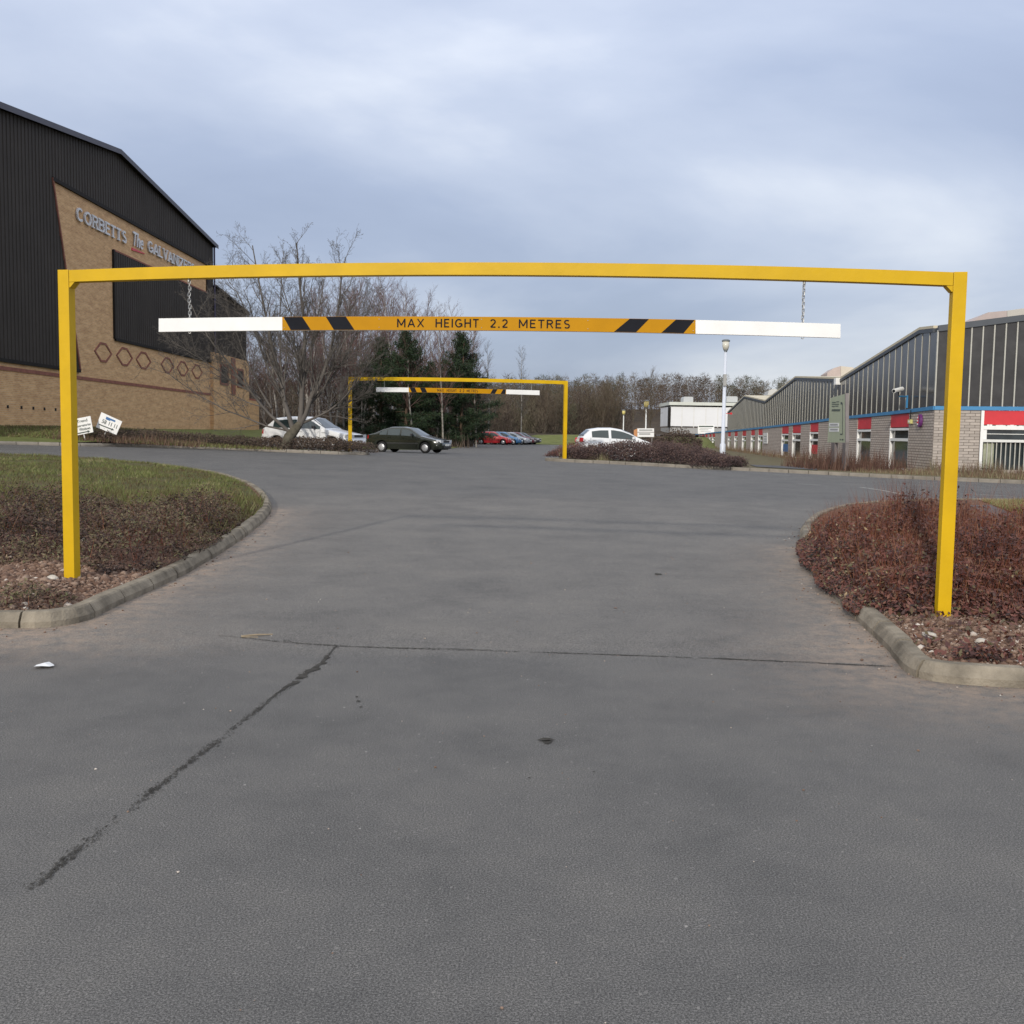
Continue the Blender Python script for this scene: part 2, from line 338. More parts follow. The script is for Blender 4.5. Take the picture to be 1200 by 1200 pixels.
def np_mesh(name, V, F, tint=None):
    V = np.asarray(V, np.float32).reshape(-1, 3); F = np.asarray(F, np.int32); k = F.shape[1]; me = bpy.data.meshes.new(name)
    me.vertices.add(len(V)); me.vertices.foreach_set('co', V.ravel())
    me.loops.add(F.size); me.loops.foreach_set('vertex_index', F.ravel())
    me.polygons.add(len(F)); me.polygons.foreach_set('loop_start', np.arange(0, F.size, k, dtype=np.int32))
    me.update(calc_edges=True)
    if tint is not None:
        a = me.attributes.new('tint', 'FLOAT', 'FACE'); a.data.foreach_set('value', np.asarray(tint, np.float32))
    return me
def unit(a): return a/np.maximum(np.linalg.norm(a, axis=1, keepdims=True), 1e-9)
def leaves(P, nrm, size, tint, name, m, aspect=.5, kind='stuff', jitter=1.0, fold=.25):
    """diamond leaves at P facing roughly nrm"""
    n = len(P); nr = unit(nrm+rng.normal(0, .55*jitter, (n, 3))); t = unit(np.cross(nr, rng.normal(0, 1, (n, 3)))); b = np.cross(nr, t)
    s = np.asarray(size).reshape(-1, 1)*np.ones((n, 1))
    V = np.stack([P-t*s*.5, P+b*s*aspect*.5-nr*s*fold*.3, P+t*s*.5, P-b*s*aspect*.5-nr*s*fold*.3], 1)
    F = np.arange(4*n).reshape(n, 4)
    return np_mesh(name, V, F, tint)
def blades(P, hgt, wid, lean, tint, name):
    n = len(P); a = rng.uniform(0, 2*np.pi, n); d = np.stack([np.cos(a), np.sin(a), np.zeros(n)], 1)
    a2 = rng.uniform(0, 2*np.pi, n); ld = np.stack([np.cos(a2), np.sin(a2), np.zeros(n)], 1)
    tip = P+ld*(lean*hgt)[:, None]; tip[:, 2] += hgt
    V = np.stack([P-d*wid[:, None]/2, P+d*wid[:, None]/2, tip], 1)
    return np_mesh(name, V, np.arange(3*n).reshape(n, 3), tint)
def join_np(parts):
    """[(V,F,tint)] same face arity"""
    Vs = []; Fs = []; Ts = []; o = 0
    for V, F, T in parts:
        V = np.asarray(V).reshape(-1, 3); Vs.append(V); Fs.append(np.asarray(F)+o); Ts.append(T); o += len(V)
    return np.concatenate(Vs), np.concatenate(Fs), np.concatenate(Ts)
def inside(poly, x, y):
    poly = np.asarray(poly)[:, :2]; c = np.zeros(np.shape(x), bool); j = len(poly)-1
    for i in range(len(poly)):
        xi, yi = poly[i]; xj, yj = poly[j]
        with np.errstate(divide='ignore', invalid='ignore'):
            c ^= ((yi > y) != (yj > y)) & (x < (xj-xi)*(y-yi)/(yj-yi+1e-12)+xi)
        j = i
    return c
def dist_poly(pts, x, y, closed=False):
    pts = np.asarray(pts)[:, :2]; d = np.full(np.shape(x), 1e9); n = len(pts)
    for i in range(n if closed else n-1):
        a = pts[i]; b = pts[(i+1) % n]; e = b-a; L2 = max(e@e, 1e-12)
        t = np.clip(((x-a[0])*e[0]+(y-a[1])*e[1])/L2, 0, 1)
        d = np.minimum(d, np.hypot(x-a[0]-t*e[0], y-a[1]-t*e[1]))
    return d
def resample(pts, step):
    pts = np.asarray([tuple(p)[:2] for p in pts], float)
    # Catmull-Rom for smooth kerb curves
    P = np.vstack([2*pts[0]-pts[1], pts, 2*pts[-1]-pts[-2]]); outp = []
    for i in range(1, len(P)-2):
        n = max(2, int(np.linalg.norm(P[i+1]-P[i])/.04)); t = np.linspace(0, 1, n, endpoint=False)[:, None]
        outp.append(.5*((2*P[i])+(-P[i-1]+P[i+1])*t+(2*P[i-1]-5*P[i]+4*P[i+1]-P[i+2])*t**2+(-P[i-1]+3*P[i]-3*P[i+1]+P[i+2])*t**3))
    q = np.vstack(outp+[pts[-1:]]); s = np.r_[0, np.cumsum(np.linalg.norm(np.diff(q, axis=0), axis=1))]
    k = max(2, int(round(s[-1]/step))+1); ss = np.linspace(0, s[-1], k)
    return np.stack([np.interp(ss, s, q[:, 0]), np.interp(ss, s, q[:, 1])], 1)
def sheet(name, poly, zf, m, step=.5, parent=None, kind='structure', cellf=None):
    """triangulated sheet inside a polygon following zf(x,y)"""
    poly = np.asarray([tuple(p)[:2] for p in poly]); x0, y0 = poly.min(0); x1, y1 = poly.max(0)
    gx, gy = np.meshgrid(np.arange(x0, x1, step), np.arange(y0, y1, step)); gx = gx.ravel(); gy = gy.ravel()
    gx = gx+rng.uniform(-.2, .2, gx.shape)*step; gy = gy+rng.uniform(-.2, .2, gy.shape)*step
    k = inside(poly, gx, gy) & (dist_poly(poly, gx, gy, True) > step*.3)
    n = len(poly); V = [Vector(p) for p in poly]+[Vector(p) for p in zip(gx[k], gy[k])]
    v, e, f, *_ = geometry.delaunay_2d_cdt(V, [(i, (i+1) % n) for i in range(n)], [tuple(range(n))], 1, 1e-5)
    X = np.array([p.x for p in v]); Y = np.array([p.y for p in v]); Z = zf(X, Y)
    me = bpy.data.meshes.new(name); me.from_pydata(np.stack([X, Y, Z], 1).tolist(), [], f)
    bm = bmesh.new(); bm.from_mesh(me); bmesh.ops.recalc_face_normals(bm, faces=bm.faces[:])
    if sum(fc.normal.z for fc in bm.faces) < 0: bmesh.ops.reverse_faces(bm, faces=bm.faces[:])
    bm.to_mesh(me); bm.free()
    o = link(name, me, m, parent, True)
    if kind: o['kind'] = kind
    return o
def text_mesh(s, size, extrude, name='letters', offset=0., spacing=1., width=None):
    cu = bpy.data.curves.new(name, 'FONT'); cu.body = s; cu.size = size; cu.extrude = extrude; cu.offset = offset; cu.space_character = spacing; cu.resolution_u = 3
    o = bpy.data.objects.new(name, cu); COL.objects.link(o); bpy.context.view_layer.update()
    dg = bpy.context.evaluated_depsgraph_get(); me = bpy.data.meshes.new_from_object(o.evaluated_get(dg))
    bpy.data.objects.remove(o); bpy.data.curves.remove(cu)
    co = np.empty(len(me.vertices)*3); me.vertices.foreach_get('co', co); co = co.reshape(-1, 3)
    lo = co.min(0); hi = co.max(0); co[:, 0] -= lo[0]; co[:, 1] -= 0
    if width: co[:, 0] *= width/(hi[0]-lo[0])
    return me, co
def put_text(s, name, m, parent, origin, right, upv, height, width, depth=.004, offset=0., cap=.69, org=(0, 0, 0)):
    """lettering: baseline start origin, along right, up upv, letter cap height and total width"""
    me, co = text_mesh(s, height/cap, 1.0, name, offset, 1.0, width)
    r = Vector(right).normalized(); u = Vector(upv).normalized(); n = r.cross(u)
    co[:, 2] = np.sign(co[:, 2])*depth/2
    W = np.outer(co[:, 0], r)+np.outer(co[:, 1], u)+np.outer(co[:, 2], n)+np.array(origin)-np.array(org)
    me.vertices.foreach_set('co', W.ravel()); me.materials.clear(); me.update()
    return link(name, me, m, parent)

# ------------------------------------------------------------------ stroke lettering (sign writer's alphabet)
def arc(cx, cy, rx, ry, a0, a1, n=10): return [(cx+rx*math.cos(math.radians(a)), cy+ry*math.sin(math.radians(a))) for a in np.linspace(a0, a1, n)]
GL = {'M': (.86, [[(.07, 0), (.07, 1)], [(.07, 1), (.43, .22)], [(.43, .22), (.79, 1)], [(.79, 1), (.79, 0)]]), 'A': (.74, [[(0.04, 0), (.37, 1)], [(.37, 1), (.70, 0)], [(.16, .33), (.58, .33)]]),
      'X': (.70, [[(.05, 0), (.65, 1)], [(.05, 1), (.65, 0)]]), 'H': (.70, [[(.07, 0), (.07, 1)], [(.63, 0), (.63, 1)], [(.07, .52), (.63, .52)]]), 'E': (.58, [[(.07, 0), (.07, 1)], [(.07, .93), (.55, .93)], [(.07, .52), (.48, .52)], [(.07, .07), (.55, .07)]]),
      'I': (.16, [[(.08, 0), (.08, 1)]]), 'G': (.78, [arc(.40, .5, .34, .44, 45, 340, 16), [(.72, .45), (.72, .12)], [(.42, .45), (.72, .45)]]), 'T': (.60, [[(.30, 0), (.30, 1)], [(.0, .93), (.60, .93)]]),
      '2': (.58, [arc(.28, .69, .23, .25, 165, -25, 10)+[(.06, .07)], [(.06, .07), (.55, .07)]]), '.': (.2, [[(.1, .0), (.1, .15)]]),
      'R': (.64, [[(.07, 0), (.07, 1)], [(.07, .93), (.34, .93)]+arc(.34, .72, .22, .21, 90, -90, 8)+[(.07, .51)], [(.34, .51), (.60, 0)]]), 'S': (.60, [arc(.30, .73, .22, .22, 40, 270, 10)+arc(.30, .28, .23, .23, 90, -145, 10)]),
      'C': (.74, [arc(.40, .5, .34, .44, 48, 312, 16)]), 'O': (.82, [arc(.41, .5, .35, .44, 0, 360, 22)]), 'B': (.66, [[(.07, 0), (.07, 1)], [(.07, .93), (.36, .93)]+arc(.36, .73, .2, .2, 90, -90, 8)+[(.07, .53)], [(.07, .53), (.38, .53)]+arc(.38, .30, .23, .23, 90, -90, 8)+[(.07, .07)]]),
      'L': (.56, [[(.07, 0), (.07, 1)], [(.07, .07), (.54, .07)]]), 'V': (.72, [[(.04, 1), (.36, 0)], [(.36, 0), (.68, 1)]]), 'N': (.74, [[(.07, 0), (.07, 1)], [(.07, 1), (.67, 0)], [(.67, 0), (.67, 1)]]), 'Z': (.62, [[(.05, .93), (.57, .93)], [(.57, .93), (.05, .07)], [(.05, .07), (.57, .07)]])}
SERIF = {'M': [(.07, 0), (.07, 1), (.79, 0), (.79, 1)], 'A': [(.04, 0), (.70, 0)], 'H': [(.07, 0), (.07, 1), (.63, 0), (.63, 1)], 'E': [(.07, 0), (.07, 1)], 'I': [(.08, 0), (.08, 1)], 'T': [(.30, 0)], 'R': [(.07, 0), (.07, 1), (.6, 0)], 'B': [(.07, 0), (.07, 1)], 'L': [(.07, 0), (.07, 1)], 'V': [(.04, 1), (.68, 1)], 'N': [(.07, 0), (.07, 1), (.67, 1)]}
def strokes(txt, name, m, parent, origin, right, upv, height, width, depth=.002, sw=.15, gap=.17, serif=False, org=(0, 0, 0)):
    r = Vector(right).normalized(); u = Vector(upv).normalized(); nn = r.cross(u); adv = sum(GL[c][0]+gap for c in txt)-gap; kx = width/adv; asp = height/kx; x = 0
    for c in txt:
        wd, pl = GL[c]; mb = MB(org); q = 0
        segs = [((x+a[0], a[1]), (x+b[0], b[1]), sw) for line in pl for a, b in zip(line[:-1], line[1:])]
        if serif: segs += [((x+sx-.15, .05 if sy == 0 else .95), (x+sx+.15, .05 if sy == 0 else .95), sw*.6) for sx, sy in SERIF.get(c, [])]
        for a, b, wdt in segs:
            dx, dy = b[0]-a[0], (b[1]-a[1])*asp; l = math.hypot(dx, dy)
            if l < 1e-6: continue
            h = wdt/2*min(asp, 1); ox, oy = -dy/l*h, dx/l*h/asp; d0 = depth*(.5+.03*(q % 9)); q += 1; cl = lambda v: min(1, max(0, v))
            f = [Vector(origin)+r*(px*kx)+u*(cl(py)*height)+nn*d0 for px, py in ((a[0]+ox, a[1]+oy), (a[0]-ox, a[1]-oy), (b[0]-ox, b[1]-oy), (b[0]+ox, b[1]+oy))]
            mb.hexa(f, [p-nn*depth for p in f])
        mb.build(name, m, parent); x += wd+gap
# ------------------------------------------------------------------ kerbs
def kerb(name, line, m, zf, stone=.66, hgt=.115, wid=.14, sub=6, limit=999, out_sign=1):
    """kerb stones along a plan polyline; the polyline is the road-side foot; bed lies to out_sign side (left = +1)"""
    root = bpy.data.objects.new(name, None); COL.objects.link(root); root['kind'] = 'structure'
    q = resample(line, stone/sub); n = len(q); t = np.gradient(q, axis=0); t /= np.linalg.norm(t, axis=1, keepdims=True)
    nr = np.stack([-t[:, 1], t[:, 0]], 1)*out_sign
    prof = [(0, -.08), (.0, .045), (.035, hgt-.012), (.05, hgt), (wid-.01, hgt), (wid, hgt-.01), (wid, -.08)]
    i = 0
    while i < n-1:
        j = min(i+sub, n-1); V = []; idx = list(range(i, j+1)); jz = random.uniform(-.006, .006); jo = random.uniform(-.006, .006)
        for a, k in enumerate(idx):
            p = q[k].copy()
            if a == 0: p = p+t[k]*.009
            if a == len(idx)-1: p = p-t[k]*.009
            z = float(zf(p[0], p[1]))
            for (o, h) in prof: V.append((p[0]+nr[k][0]*(o+jo), p[1]+nr[k][1]*(o+jo), z+h+(jz if h > .06 else 0)))
        F = []; c = len(prof)
        for a in range(len(idx)-1):
            for b in range(c): F.append((a*c+b, a*c+(b+1) % c, (a+1)*c+(b+1) % c, (a+1)*c+b))
        F.append(tuple(range(c))); F.append(tuple(range((len(idx)-1)*c, len(idx)*c))[::-1])
        mb = MB(); mb.add(V, F); mb.build('kerb_stone', m, root); i = j
    return root, q

# ================================================================== GROUND
LB_PX = [(-90, 738), (-40, 737), (0, 736), (45, 736), (75, 733), (105, 726), (140, 709), (180, 691), (215, 674), (245, 657), (275, 638), (300, 619), (313, 607),
         (318, 598), (314, 586), (302, 575), (285, 567), (262, 560), (230, 554), (190, 549), (130, 543.5), (60, 540), (0, 537.5), (-60, 536), (-140, 534)]
RB_PX = [(1340, 812), (1270, 809), (1200, 807), (1150, 804), (1110, 801), (1080, 796), (1062, 788), (1050, 775), (1040, 763), (1027, 750), (1010, 734), (990, 714), (970, 694), (953, 674),
         (943, 658), (938, 643), (937, 630), (942, 618), (956, 607), (980, 599), (1012, 594), (1060, 591), (1130, 590), (1200, 591), (1300, 592)]
left_line = [gnd(*p) for p in LB_PX]; right_line = [gnd(*p) for p in RB_PX]
far_left_px = [(-120, 522), (0, 521), (90, 523), (160, 524), (250, 526.5), (330, 530), (390, 532.5), (415, 533)]
far_right_px = [(648, 540.5), (675, 542), (720, 544), (817, 549), (900, 553), (1000, 558), (1060, 561), (1200, 567), (1330, 571)]
fl_line = [gnd(*p) for p in far_left_px]+[Vector((-5.42, 37.35, 0)), Vector((-5.38, 37.9, 0)), Vector((-5.7, 38.5, 0))]
fr_line = [Vector((2.7, 41.0, 0)), Vector((1.75, 40.5, 0)), Vector((1.42, 39.7, 0))]+[gnd(*p) for p in far_right_px]

# big land sheet to the horizon (below everything)
def far_sheet():
    xs = np.r_[-2500, -1200, -600, -300, np.arange(-200, 201, 20), 300, 600, 1200, 2500]; ys = np.r_[-800, -300, -100, -40, np.arange(-20, 301, 20), 400, 600, 1000, 1800, 3200]
    X, Y = np.meshgrid(xs, ys); Z = Hn(X, np.clip(Y, -50, 900))-.6
    V = np.stack([X, Y, Z], -1).reshape(-1, 3); nx = len(xs); F = [(j*nx+i, j*nx+i+1, (j+1)*nx+i+1, (j+1)*nx+i) for j in range(len(ys)-1) for i in range(nx-1)]
    o = link('ground', np_mesh('ground', V, F), M['land']); o['kind'] = 'structure'
far_sheet()
# asphalt of drive, cross road and car park
def road():
    xs = np.r_[-70, -50, -36, -28, np.arange(-22, -10, 1.), np.arange(-10, 10, .22), np.arange(10, 24, 1.), 28, 36, 50, 70, 90]
    ys = np.r_[-30, -20, -12, -6, -2, np.arange(0, 5, .5), np.arange(5, 26, .22), np.arange(26, 60, .8), np.arange(60, 131, 5)]
    X, Y = np.meshgrid(xs, ys); Z = Hn(X, Y); V = np.stack([X, Y, Z], -1).reshape(-1, 3); nx = len(xs)
    F = [(j*nx+i, j*nx+i+1, (j+1)*nx+i+1, (j+1)*nx+i) for j in range(len(ys)-1) for i in range(nx-1)]
    me = np_mesh('road', V, F)
    x, y = V[:, 0], V[:, 1]; ll = [tuple(p) for p in left_line]; rl = [tuple(p) for p in right_line]
    dl = dist_poly(ll[:14], x, y); dr = dist_poly(rl[:16], x, y)
    dust = np.clip(1.15*np.exp(-dl/.36)+1.0*np.exp(-dr/.36), 0, 1)
    dust += .55*np.exp(-((x+3.6)**2/1.3+(y-6.75)**2/.35))+.5*np.exp(-((x-2.5)**2/.5+(y-6.6)**2/.9))+.3*np.exp(-((x-3.2)**2/2+(y-5.6)**2/.3))
    a = me.attributes.new('dust', 'FLOAT', 'POINT'); a.data.foreach_set('value', np.clip(dust, 0, 1).astype(np.float32))
    worn = smooth(6.6, 6.9, y-.02*x)*(1-smooth(18.5, 21, y))
    a = me.attributes.new('worn', 'FLOAT', 'POINT'); a.data.foreach_set('value', worn.astype(np.float32))
    o = link('road', me, M['asphalt'], None, True); o['kind'] = 'structure'
road()

_, LQ = kerb('kerb', left_line, M['kerb'], Hn, out_sign=1)
_, RQ = kerb('kerb', right_line, M['kerb'], Hn, out_sign=-1)
_, FLQ = kerb('kerb', fl_line, M['kerb_far'], Hn, out_sign=1)
_, FRQ = kerb('kerb', fr_line, M['kerb_far'], Hn, out_sign=-1)

# ------------------------------------------------------------------ left bed
LP = gnd(80, 676); RPb = gnd(1104, 728)
def inset(q, d, sgn):
    t = np.gradient(q, axis=0); t /= np.linalg.norm(t, axis=1, keepdims=True); return q+np.stack([-t[:, 1], t[:, 0]], 1)*sgn*d
LBpoly = inset(LQ, .13, 1); RBpoly = inset(RQ, .13, -1)
LBpoly = np.vstack([LBpoly, [[-30, LBpoly[-1][1]], [-30, LBpoly[0][1]]]]); RBpoly = np.vstack([RBpoly, [[24, RBpoly[-1][1]], [24, RBpoly[0][1]]]])
def wob(x, y, s=1.): return (np.sin(x*2.1*s+1.3*np.sin(y*1.7*s))+np.sin(y*2.7*s+1.1*np.sin(x*2.3*s+2)))*.5
def lbz(x, y):
    d = dist_poly(LBpoly[:-2], x, y); return Hn(x, y)+.085+.075*smooth(0, .8, d)+.02*wob(x, y, 2.)*smooth(0, .4, d)
def rbz(x, y):
    d = dist_poly(RBpoly[:-2], x, y); return Hn(x, y)+.085+.012*wob(x, y, 2.)*smooth(0, .4, d)+.02*np.exp(-((x-3.4)**2+(y-7.5)**2)/.10)
gl = sheet('soil_bed', LBpoly, lbz, M['soil'], .3)
gr = sheet('soil_bed', RBpoly, rbz, M['soil'], .3)
# grass area of the left bed: a turf sheet just above the soil
def split_y(x): return 15.2-.15*(x+8)+.5*np.sin(x*1.3)
k = np.array([p for p in LBpoly if p[1] > 15.0])
tp = inset(LQ, .2, 1); tp = tp[tp[:, 1] > split_y(tp[:, 0])]
tp = np.vstack([tp, [[-29.5, tp[-1][1]], [-29.5, 17.5]], [[x, split_y(x)] for x in np.arange(-20, tp[0][0]-.3, .6)]])
sheet('turf', tp, lambda x, y: lbz(x, y)+.012, M['turf'], .35)
def scatter(poly, n, cond=None):
    poly = np.asarray(poly); lo = poly[:, :2].min(0); hi = poly[:, :2].max(0); X = []; Y = []; c = 0
    while c < n:
        x = rng.uniform(lo[0], hi[0], n*2); y = rng.uniform(lo[1], hi[1], n*2); k = inside(poly, x, y)
        if cond is not None: k &= cond(x, y)
        X.append(x[k]); Y.append(y[k]); c += k.sum()
    return np.concatenate(X)[:n], np.concatenate(Y)[:n]
# short grass
vis = lambda x, y: (x > -.56*y-1) & (x < .56*y+1)
x, y = scatter(tp, 70000, vis)
pt = (wob(x, y, 1.4)+wob(x*.5+3, y*.6, 3.))*.5
keep = rng.uniform(-.8, .75, len(x)) < pt
x, y, pt = x[keep], y[keep], pt[keep]; n = len(x)
me = blades(np.stack([x, y, lbz(x, y)+.008], 1), rng.uniform(.025, .085, n), rng.uniform(.008, .018, n), rng.uniform(.2, 1.1, n), np.clip(.48+.55*pt+rng.normal(0, .17, n), 0, 1), 'grass')
tag(link('grass', me, M['grass']), 'short patchy grass on the rounded bed behind the near yellow post', 'grass', None, 'stuff')

x, y = scatter(LBpoly, 26000, lambda x, y: vis(x, y) & (y > 11.2) & (y < 17)); kk = (rng.uniform(-.4, 1, len(x)) < smooth(11, 15.5, y)*.9+.5*wob(x, y, 2.4)-.15); x, y = x[kk], y[kk]; n = len(x)
me = blades(np.stack([x, y, lbz(x, y)+.005], 1), rng.uniform(.05, .20, n), rng.uniform(.007, .015, n), rng.uniform(.2, 1.0, n), np.clip(.5+rng.normal(0, .25, n), 0, 1), 'grass')
tag(link('grass', me, M['grass']), 'longer rough grass mixed into the back of the left ground cover', 'grass', None, 'stuff')
# ground cover shrubs of the left bed (low, purple brown)
def cover_h(x, y):
    d = dist_poly(LBpoly[:-2], x, y); d = np.where(inside(LBpoly, x, y), d, -d)
    clear = np.exp(-(((x+4.6)/1.85)**2+((y-8.65)/1.12)**2)**2)
    return np.clip((.26+.12*wob(x, y, 1.3)+.15*wob(x+5, y, 3.2)+.06*wob(x, y+3, 7.))*smooth(-.10-.20*np.exp(-((y-11.3)/1.6)**2), .38, d)*(1-1.05*clear), 0, 1)*(1-smooth(-1.6, .6, y-split_y(x)+1.3*wob(x, y, 1.6)+.6*wob(x, y, 4.)))
LBbig = inset(LQ, -.13, 1); LBbig = np.vstack([LBbig, [[-30, LBbig[-1][1]], [-30, LBbig[0][1]]]])
x, y = scatter(LBbig, 210000, lambda x, y: vis(x, y) & (y < 18))
h = cover_h(x, y); keep = (h > .05) & (rng.uniform(-.55, 1.0, len(x)) > -.75*wob(x+1.3, y*1.1, 2.6)-.35*wob(x, y, 6.)-.1); x, y, h = x[keep], y[keep], h[keep]; n = len(x)
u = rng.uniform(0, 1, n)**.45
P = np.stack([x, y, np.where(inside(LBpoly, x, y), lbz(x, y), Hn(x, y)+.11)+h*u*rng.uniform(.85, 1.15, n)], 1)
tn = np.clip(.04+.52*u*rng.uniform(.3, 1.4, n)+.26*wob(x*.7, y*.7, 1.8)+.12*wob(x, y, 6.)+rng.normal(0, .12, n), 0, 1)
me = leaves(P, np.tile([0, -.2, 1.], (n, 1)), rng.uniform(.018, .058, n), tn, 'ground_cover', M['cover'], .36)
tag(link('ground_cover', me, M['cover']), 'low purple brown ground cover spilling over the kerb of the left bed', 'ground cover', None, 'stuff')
# thin twigs in it
x, y = scatter(LBpoly, 3800, lambda x, y: vis(x, y) & (y < 16.5)); h = cover_h(x, y); k = h > .08; x, y, h = x[k], y[k], h[k]; n = len(x)
me = blades(np.stack([x, y, lbz(x, y)], 1), h*rng.uniform(.8, 1.45, n), rng.uniform(.004, .009, n), rng.uniform(.1, .9, n), rng.beta(1.3, 3, n), 'twigs')
tag(link('twigs', me, M['redstem']), 'thin brown twigs standing up through the left ground cover', 'twigs', None, 'stuff')

# ------------------------------------------------------------------ stones / gravel
ICO = None
def stone_mass(name, X, Y, Z, S, tint, label):
    global ICO
    if ICO is None:
        bm = bmesh.new(); bmesh.ops.create_icosphere(bm, subdivisions=1, radius=.5); ICO = (np.array([v.co for v in bm.verts]), np.array([[v.index for v in f.verts] for f in bm.faces])); bm.free()
    V0, F0 = ICO; n = len(X); nv = len(V0)
    sc = np.stack([S*rng.uniform(.7, 1.3, n), S*rng.uniform(.7, 1.3, n), S*rng.uniform(.45, .85, n)], 1)
    V = V0[None]*sc[:, None]*rng.uniform(.72, 1.2, (n, nv, 1)); a = rng.uniform(0, 6.28, n); c, s = np.cos(a)[:, None], np.sin(a)[:, None]
    W = np.stack([V[..., 0]*c-V[..., 1]*s, V[..., 0]*s+V[..., 1]*c, V[..., 2]], -1)+np.stack([X, Y, Z], 1)[:, None]
    F = F0[None]+(np.arange(n)*nv)[:, None, None]
    me = np_mesh(name, W, F.reshape(-1, 3), np.repeat(tint, len(F0)))
    return tag(link(name, me, M['stones']), label, 'gravel', None, 'stuff')
x, y = scatter(LBpoly, 22000, lambda x, y: vis(x, y) & (y < 11) & (((x+4.5)/2.1)**2+((y-8.6)/1.3)**2 < 1.2))
k = cover_h(x, y) < .2; x, y = x[k], y[k]; n = len(x); S = np.clip(rng.lognormal(-4.15, .6, n), .006, .08)
stone_mass('gravel', x, y, lbz(x, y)+S*.12, S, np.clip(.85*rng.beta(2, 2.6, n)+.4*(rng.uniform(0, 1, n) > .94), 0, 1), 'reddish stony soil round the foot of the near left post')
x, y = scatter(RBpoly, 15000, lambda x, y: vis(x, y) & (y < 9.2) & (((x-3.55)/1.5)**2+((y-7.3)/1.25)**2 < 1.2))
n = len(x); S = np.clip(rng.lognormal(-4.3, .6, n), .005, .07)
stone_mass('gravel', x, y, rbz(x, y)+S*.12, S, np.clip(.8*rng.beta(2., 2.3, n)+.5*(rng.uniform(0, 1, n) > .91), 0, 1), 'pale stony ground round the foot of the near right post')
# small grit on the road by the kerbs
pts = np.vstack([LQ[(LQ[:, 1] < 16)], RQ[(RQ[:, 1] < 16)]]); i = rng.integers(0, len(pts), 900)
x = pts[i, 0]+rng.normal(0, .16, 900); y = pts[i, 1]+rng.normal(0, .16, 900)-.1; k = ~inside(LBpoly, x, y) & ~inside(RBpoly, x, y) & (dist_poly(LQ, x, y) > .02)
x, y = x[k], y[k]; n = len(x); S = np.clip(rng.lognormal(-4.7, .5, n), .004, .03)
stone_mass('grit', x, y, Hn(x, y)+S*.2, S, rng.beta(2, 2, n), 'loose grit scattered on the road along the near kerbs')
x = rng.uniform(-4, 4, 420); y = rng.uniform(2.4, 14, 420); k = ~inside(LBpoly, x, y) & ~inside(RBpoly, x, y); x, y = x[k], y[k]; n = len(x); S = np.clip(rng.lognormal(-5.0, .45, n), .003, .018)
stone_mass('grit', x, y, Hn(x, y)+S*.2, S, rng.beta(3, 1.4, n), 'tiny pale stone chips strewn over the open tarmac')

# ------------------------------------------------------------------ right bed shrubs (red)
def shrub_h(x, y):
    d = dist_poly(RBpoly[:-2], x, y); d = np.where(inside(RBpoly, x, y), d, -d)
    clear = np.exp(-(((x-3.4)/.98)**2+((y-7.3)/.95)**2)**2)+.85*np.exp(-(((x-4.6)/1.3)**2+((y-6.5)/.65)**2)**2)
    clear = np.minimum(clear, 1)
    spill = smooth(7.35, 8.3, y)
    front = .20+.06*smooth(2.5, 4.2, x)
    h = ((front+.10*spill)*smooth(-.02-.30*spill-.05*wob(x, y, 2.), .45-.27*spill, d)+.29*smooth(7.9, 12.2, y+.12*(x-3))*smooth(-.25, 1.1, d))*(1-clear)
    rear = 12.8-1.45*np.clip(x-4.0, 0, 9)
    return np.clip(h*(1+.26*wob(x, y, 1.3)+.22*wob(x+2, y, 3.4)+.12*wob(x, y+1, 8.)), 0, 2)*(1-smooth(-.5, .9, y-rear))
poly_big = inset(RQ, -.17, -1); poly_big = np.vstack([poly_big, [[24, poly_big[-1][1]], [24, poly_big[0][1]]]])
x, y = scatter(poly_big, 190000, lambda x, y: (x < .53*y+.8) & (y < 16) & (y > 6.2))
h = shrub_h(x, y); k = h > .06; x, y, h = x[k], y[k], h[k]; n = len(x)
zb = np.where(inside(RBpoly, x, y), rbz(x, y), Hn(x, y)+.03)
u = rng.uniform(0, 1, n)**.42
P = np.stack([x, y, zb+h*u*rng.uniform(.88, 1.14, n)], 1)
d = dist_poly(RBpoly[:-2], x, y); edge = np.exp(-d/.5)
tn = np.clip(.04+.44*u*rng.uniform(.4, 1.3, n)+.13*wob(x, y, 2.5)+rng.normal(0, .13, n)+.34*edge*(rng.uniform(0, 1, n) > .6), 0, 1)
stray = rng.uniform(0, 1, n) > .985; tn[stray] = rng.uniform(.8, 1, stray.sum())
nv = np.stack([-.5*edge, -.35+0*x, .9+0*x], 1)
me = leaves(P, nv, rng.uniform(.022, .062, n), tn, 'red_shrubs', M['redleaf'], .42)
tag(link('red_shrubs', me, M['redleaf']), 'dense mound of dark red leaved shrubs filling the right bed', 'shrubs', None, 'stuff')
x, y = scatter(RBpoly, 30000, lambda x, y: (x < .53*y+.8) & (y < 15.5) & (y > 6.8)); h = shrub_h(x, y); k = h > .12; x, y, h = x[k], y[k], h[k]; n = len(x)
me = blades(np.stack([x, y, rbz(x, y)+h*.25], 1), h*rng.uniform(.6, 1.3, n), rng.uniform(.005, .011, n), rng.uniform(.05, .6, n), rng.beta(2, 2, n), 'red_stems')
tag(link('red_stems', me, M['redstem']), 'upright red brown stems among the leaves of the right bed', 'stems', None, 'stuff')
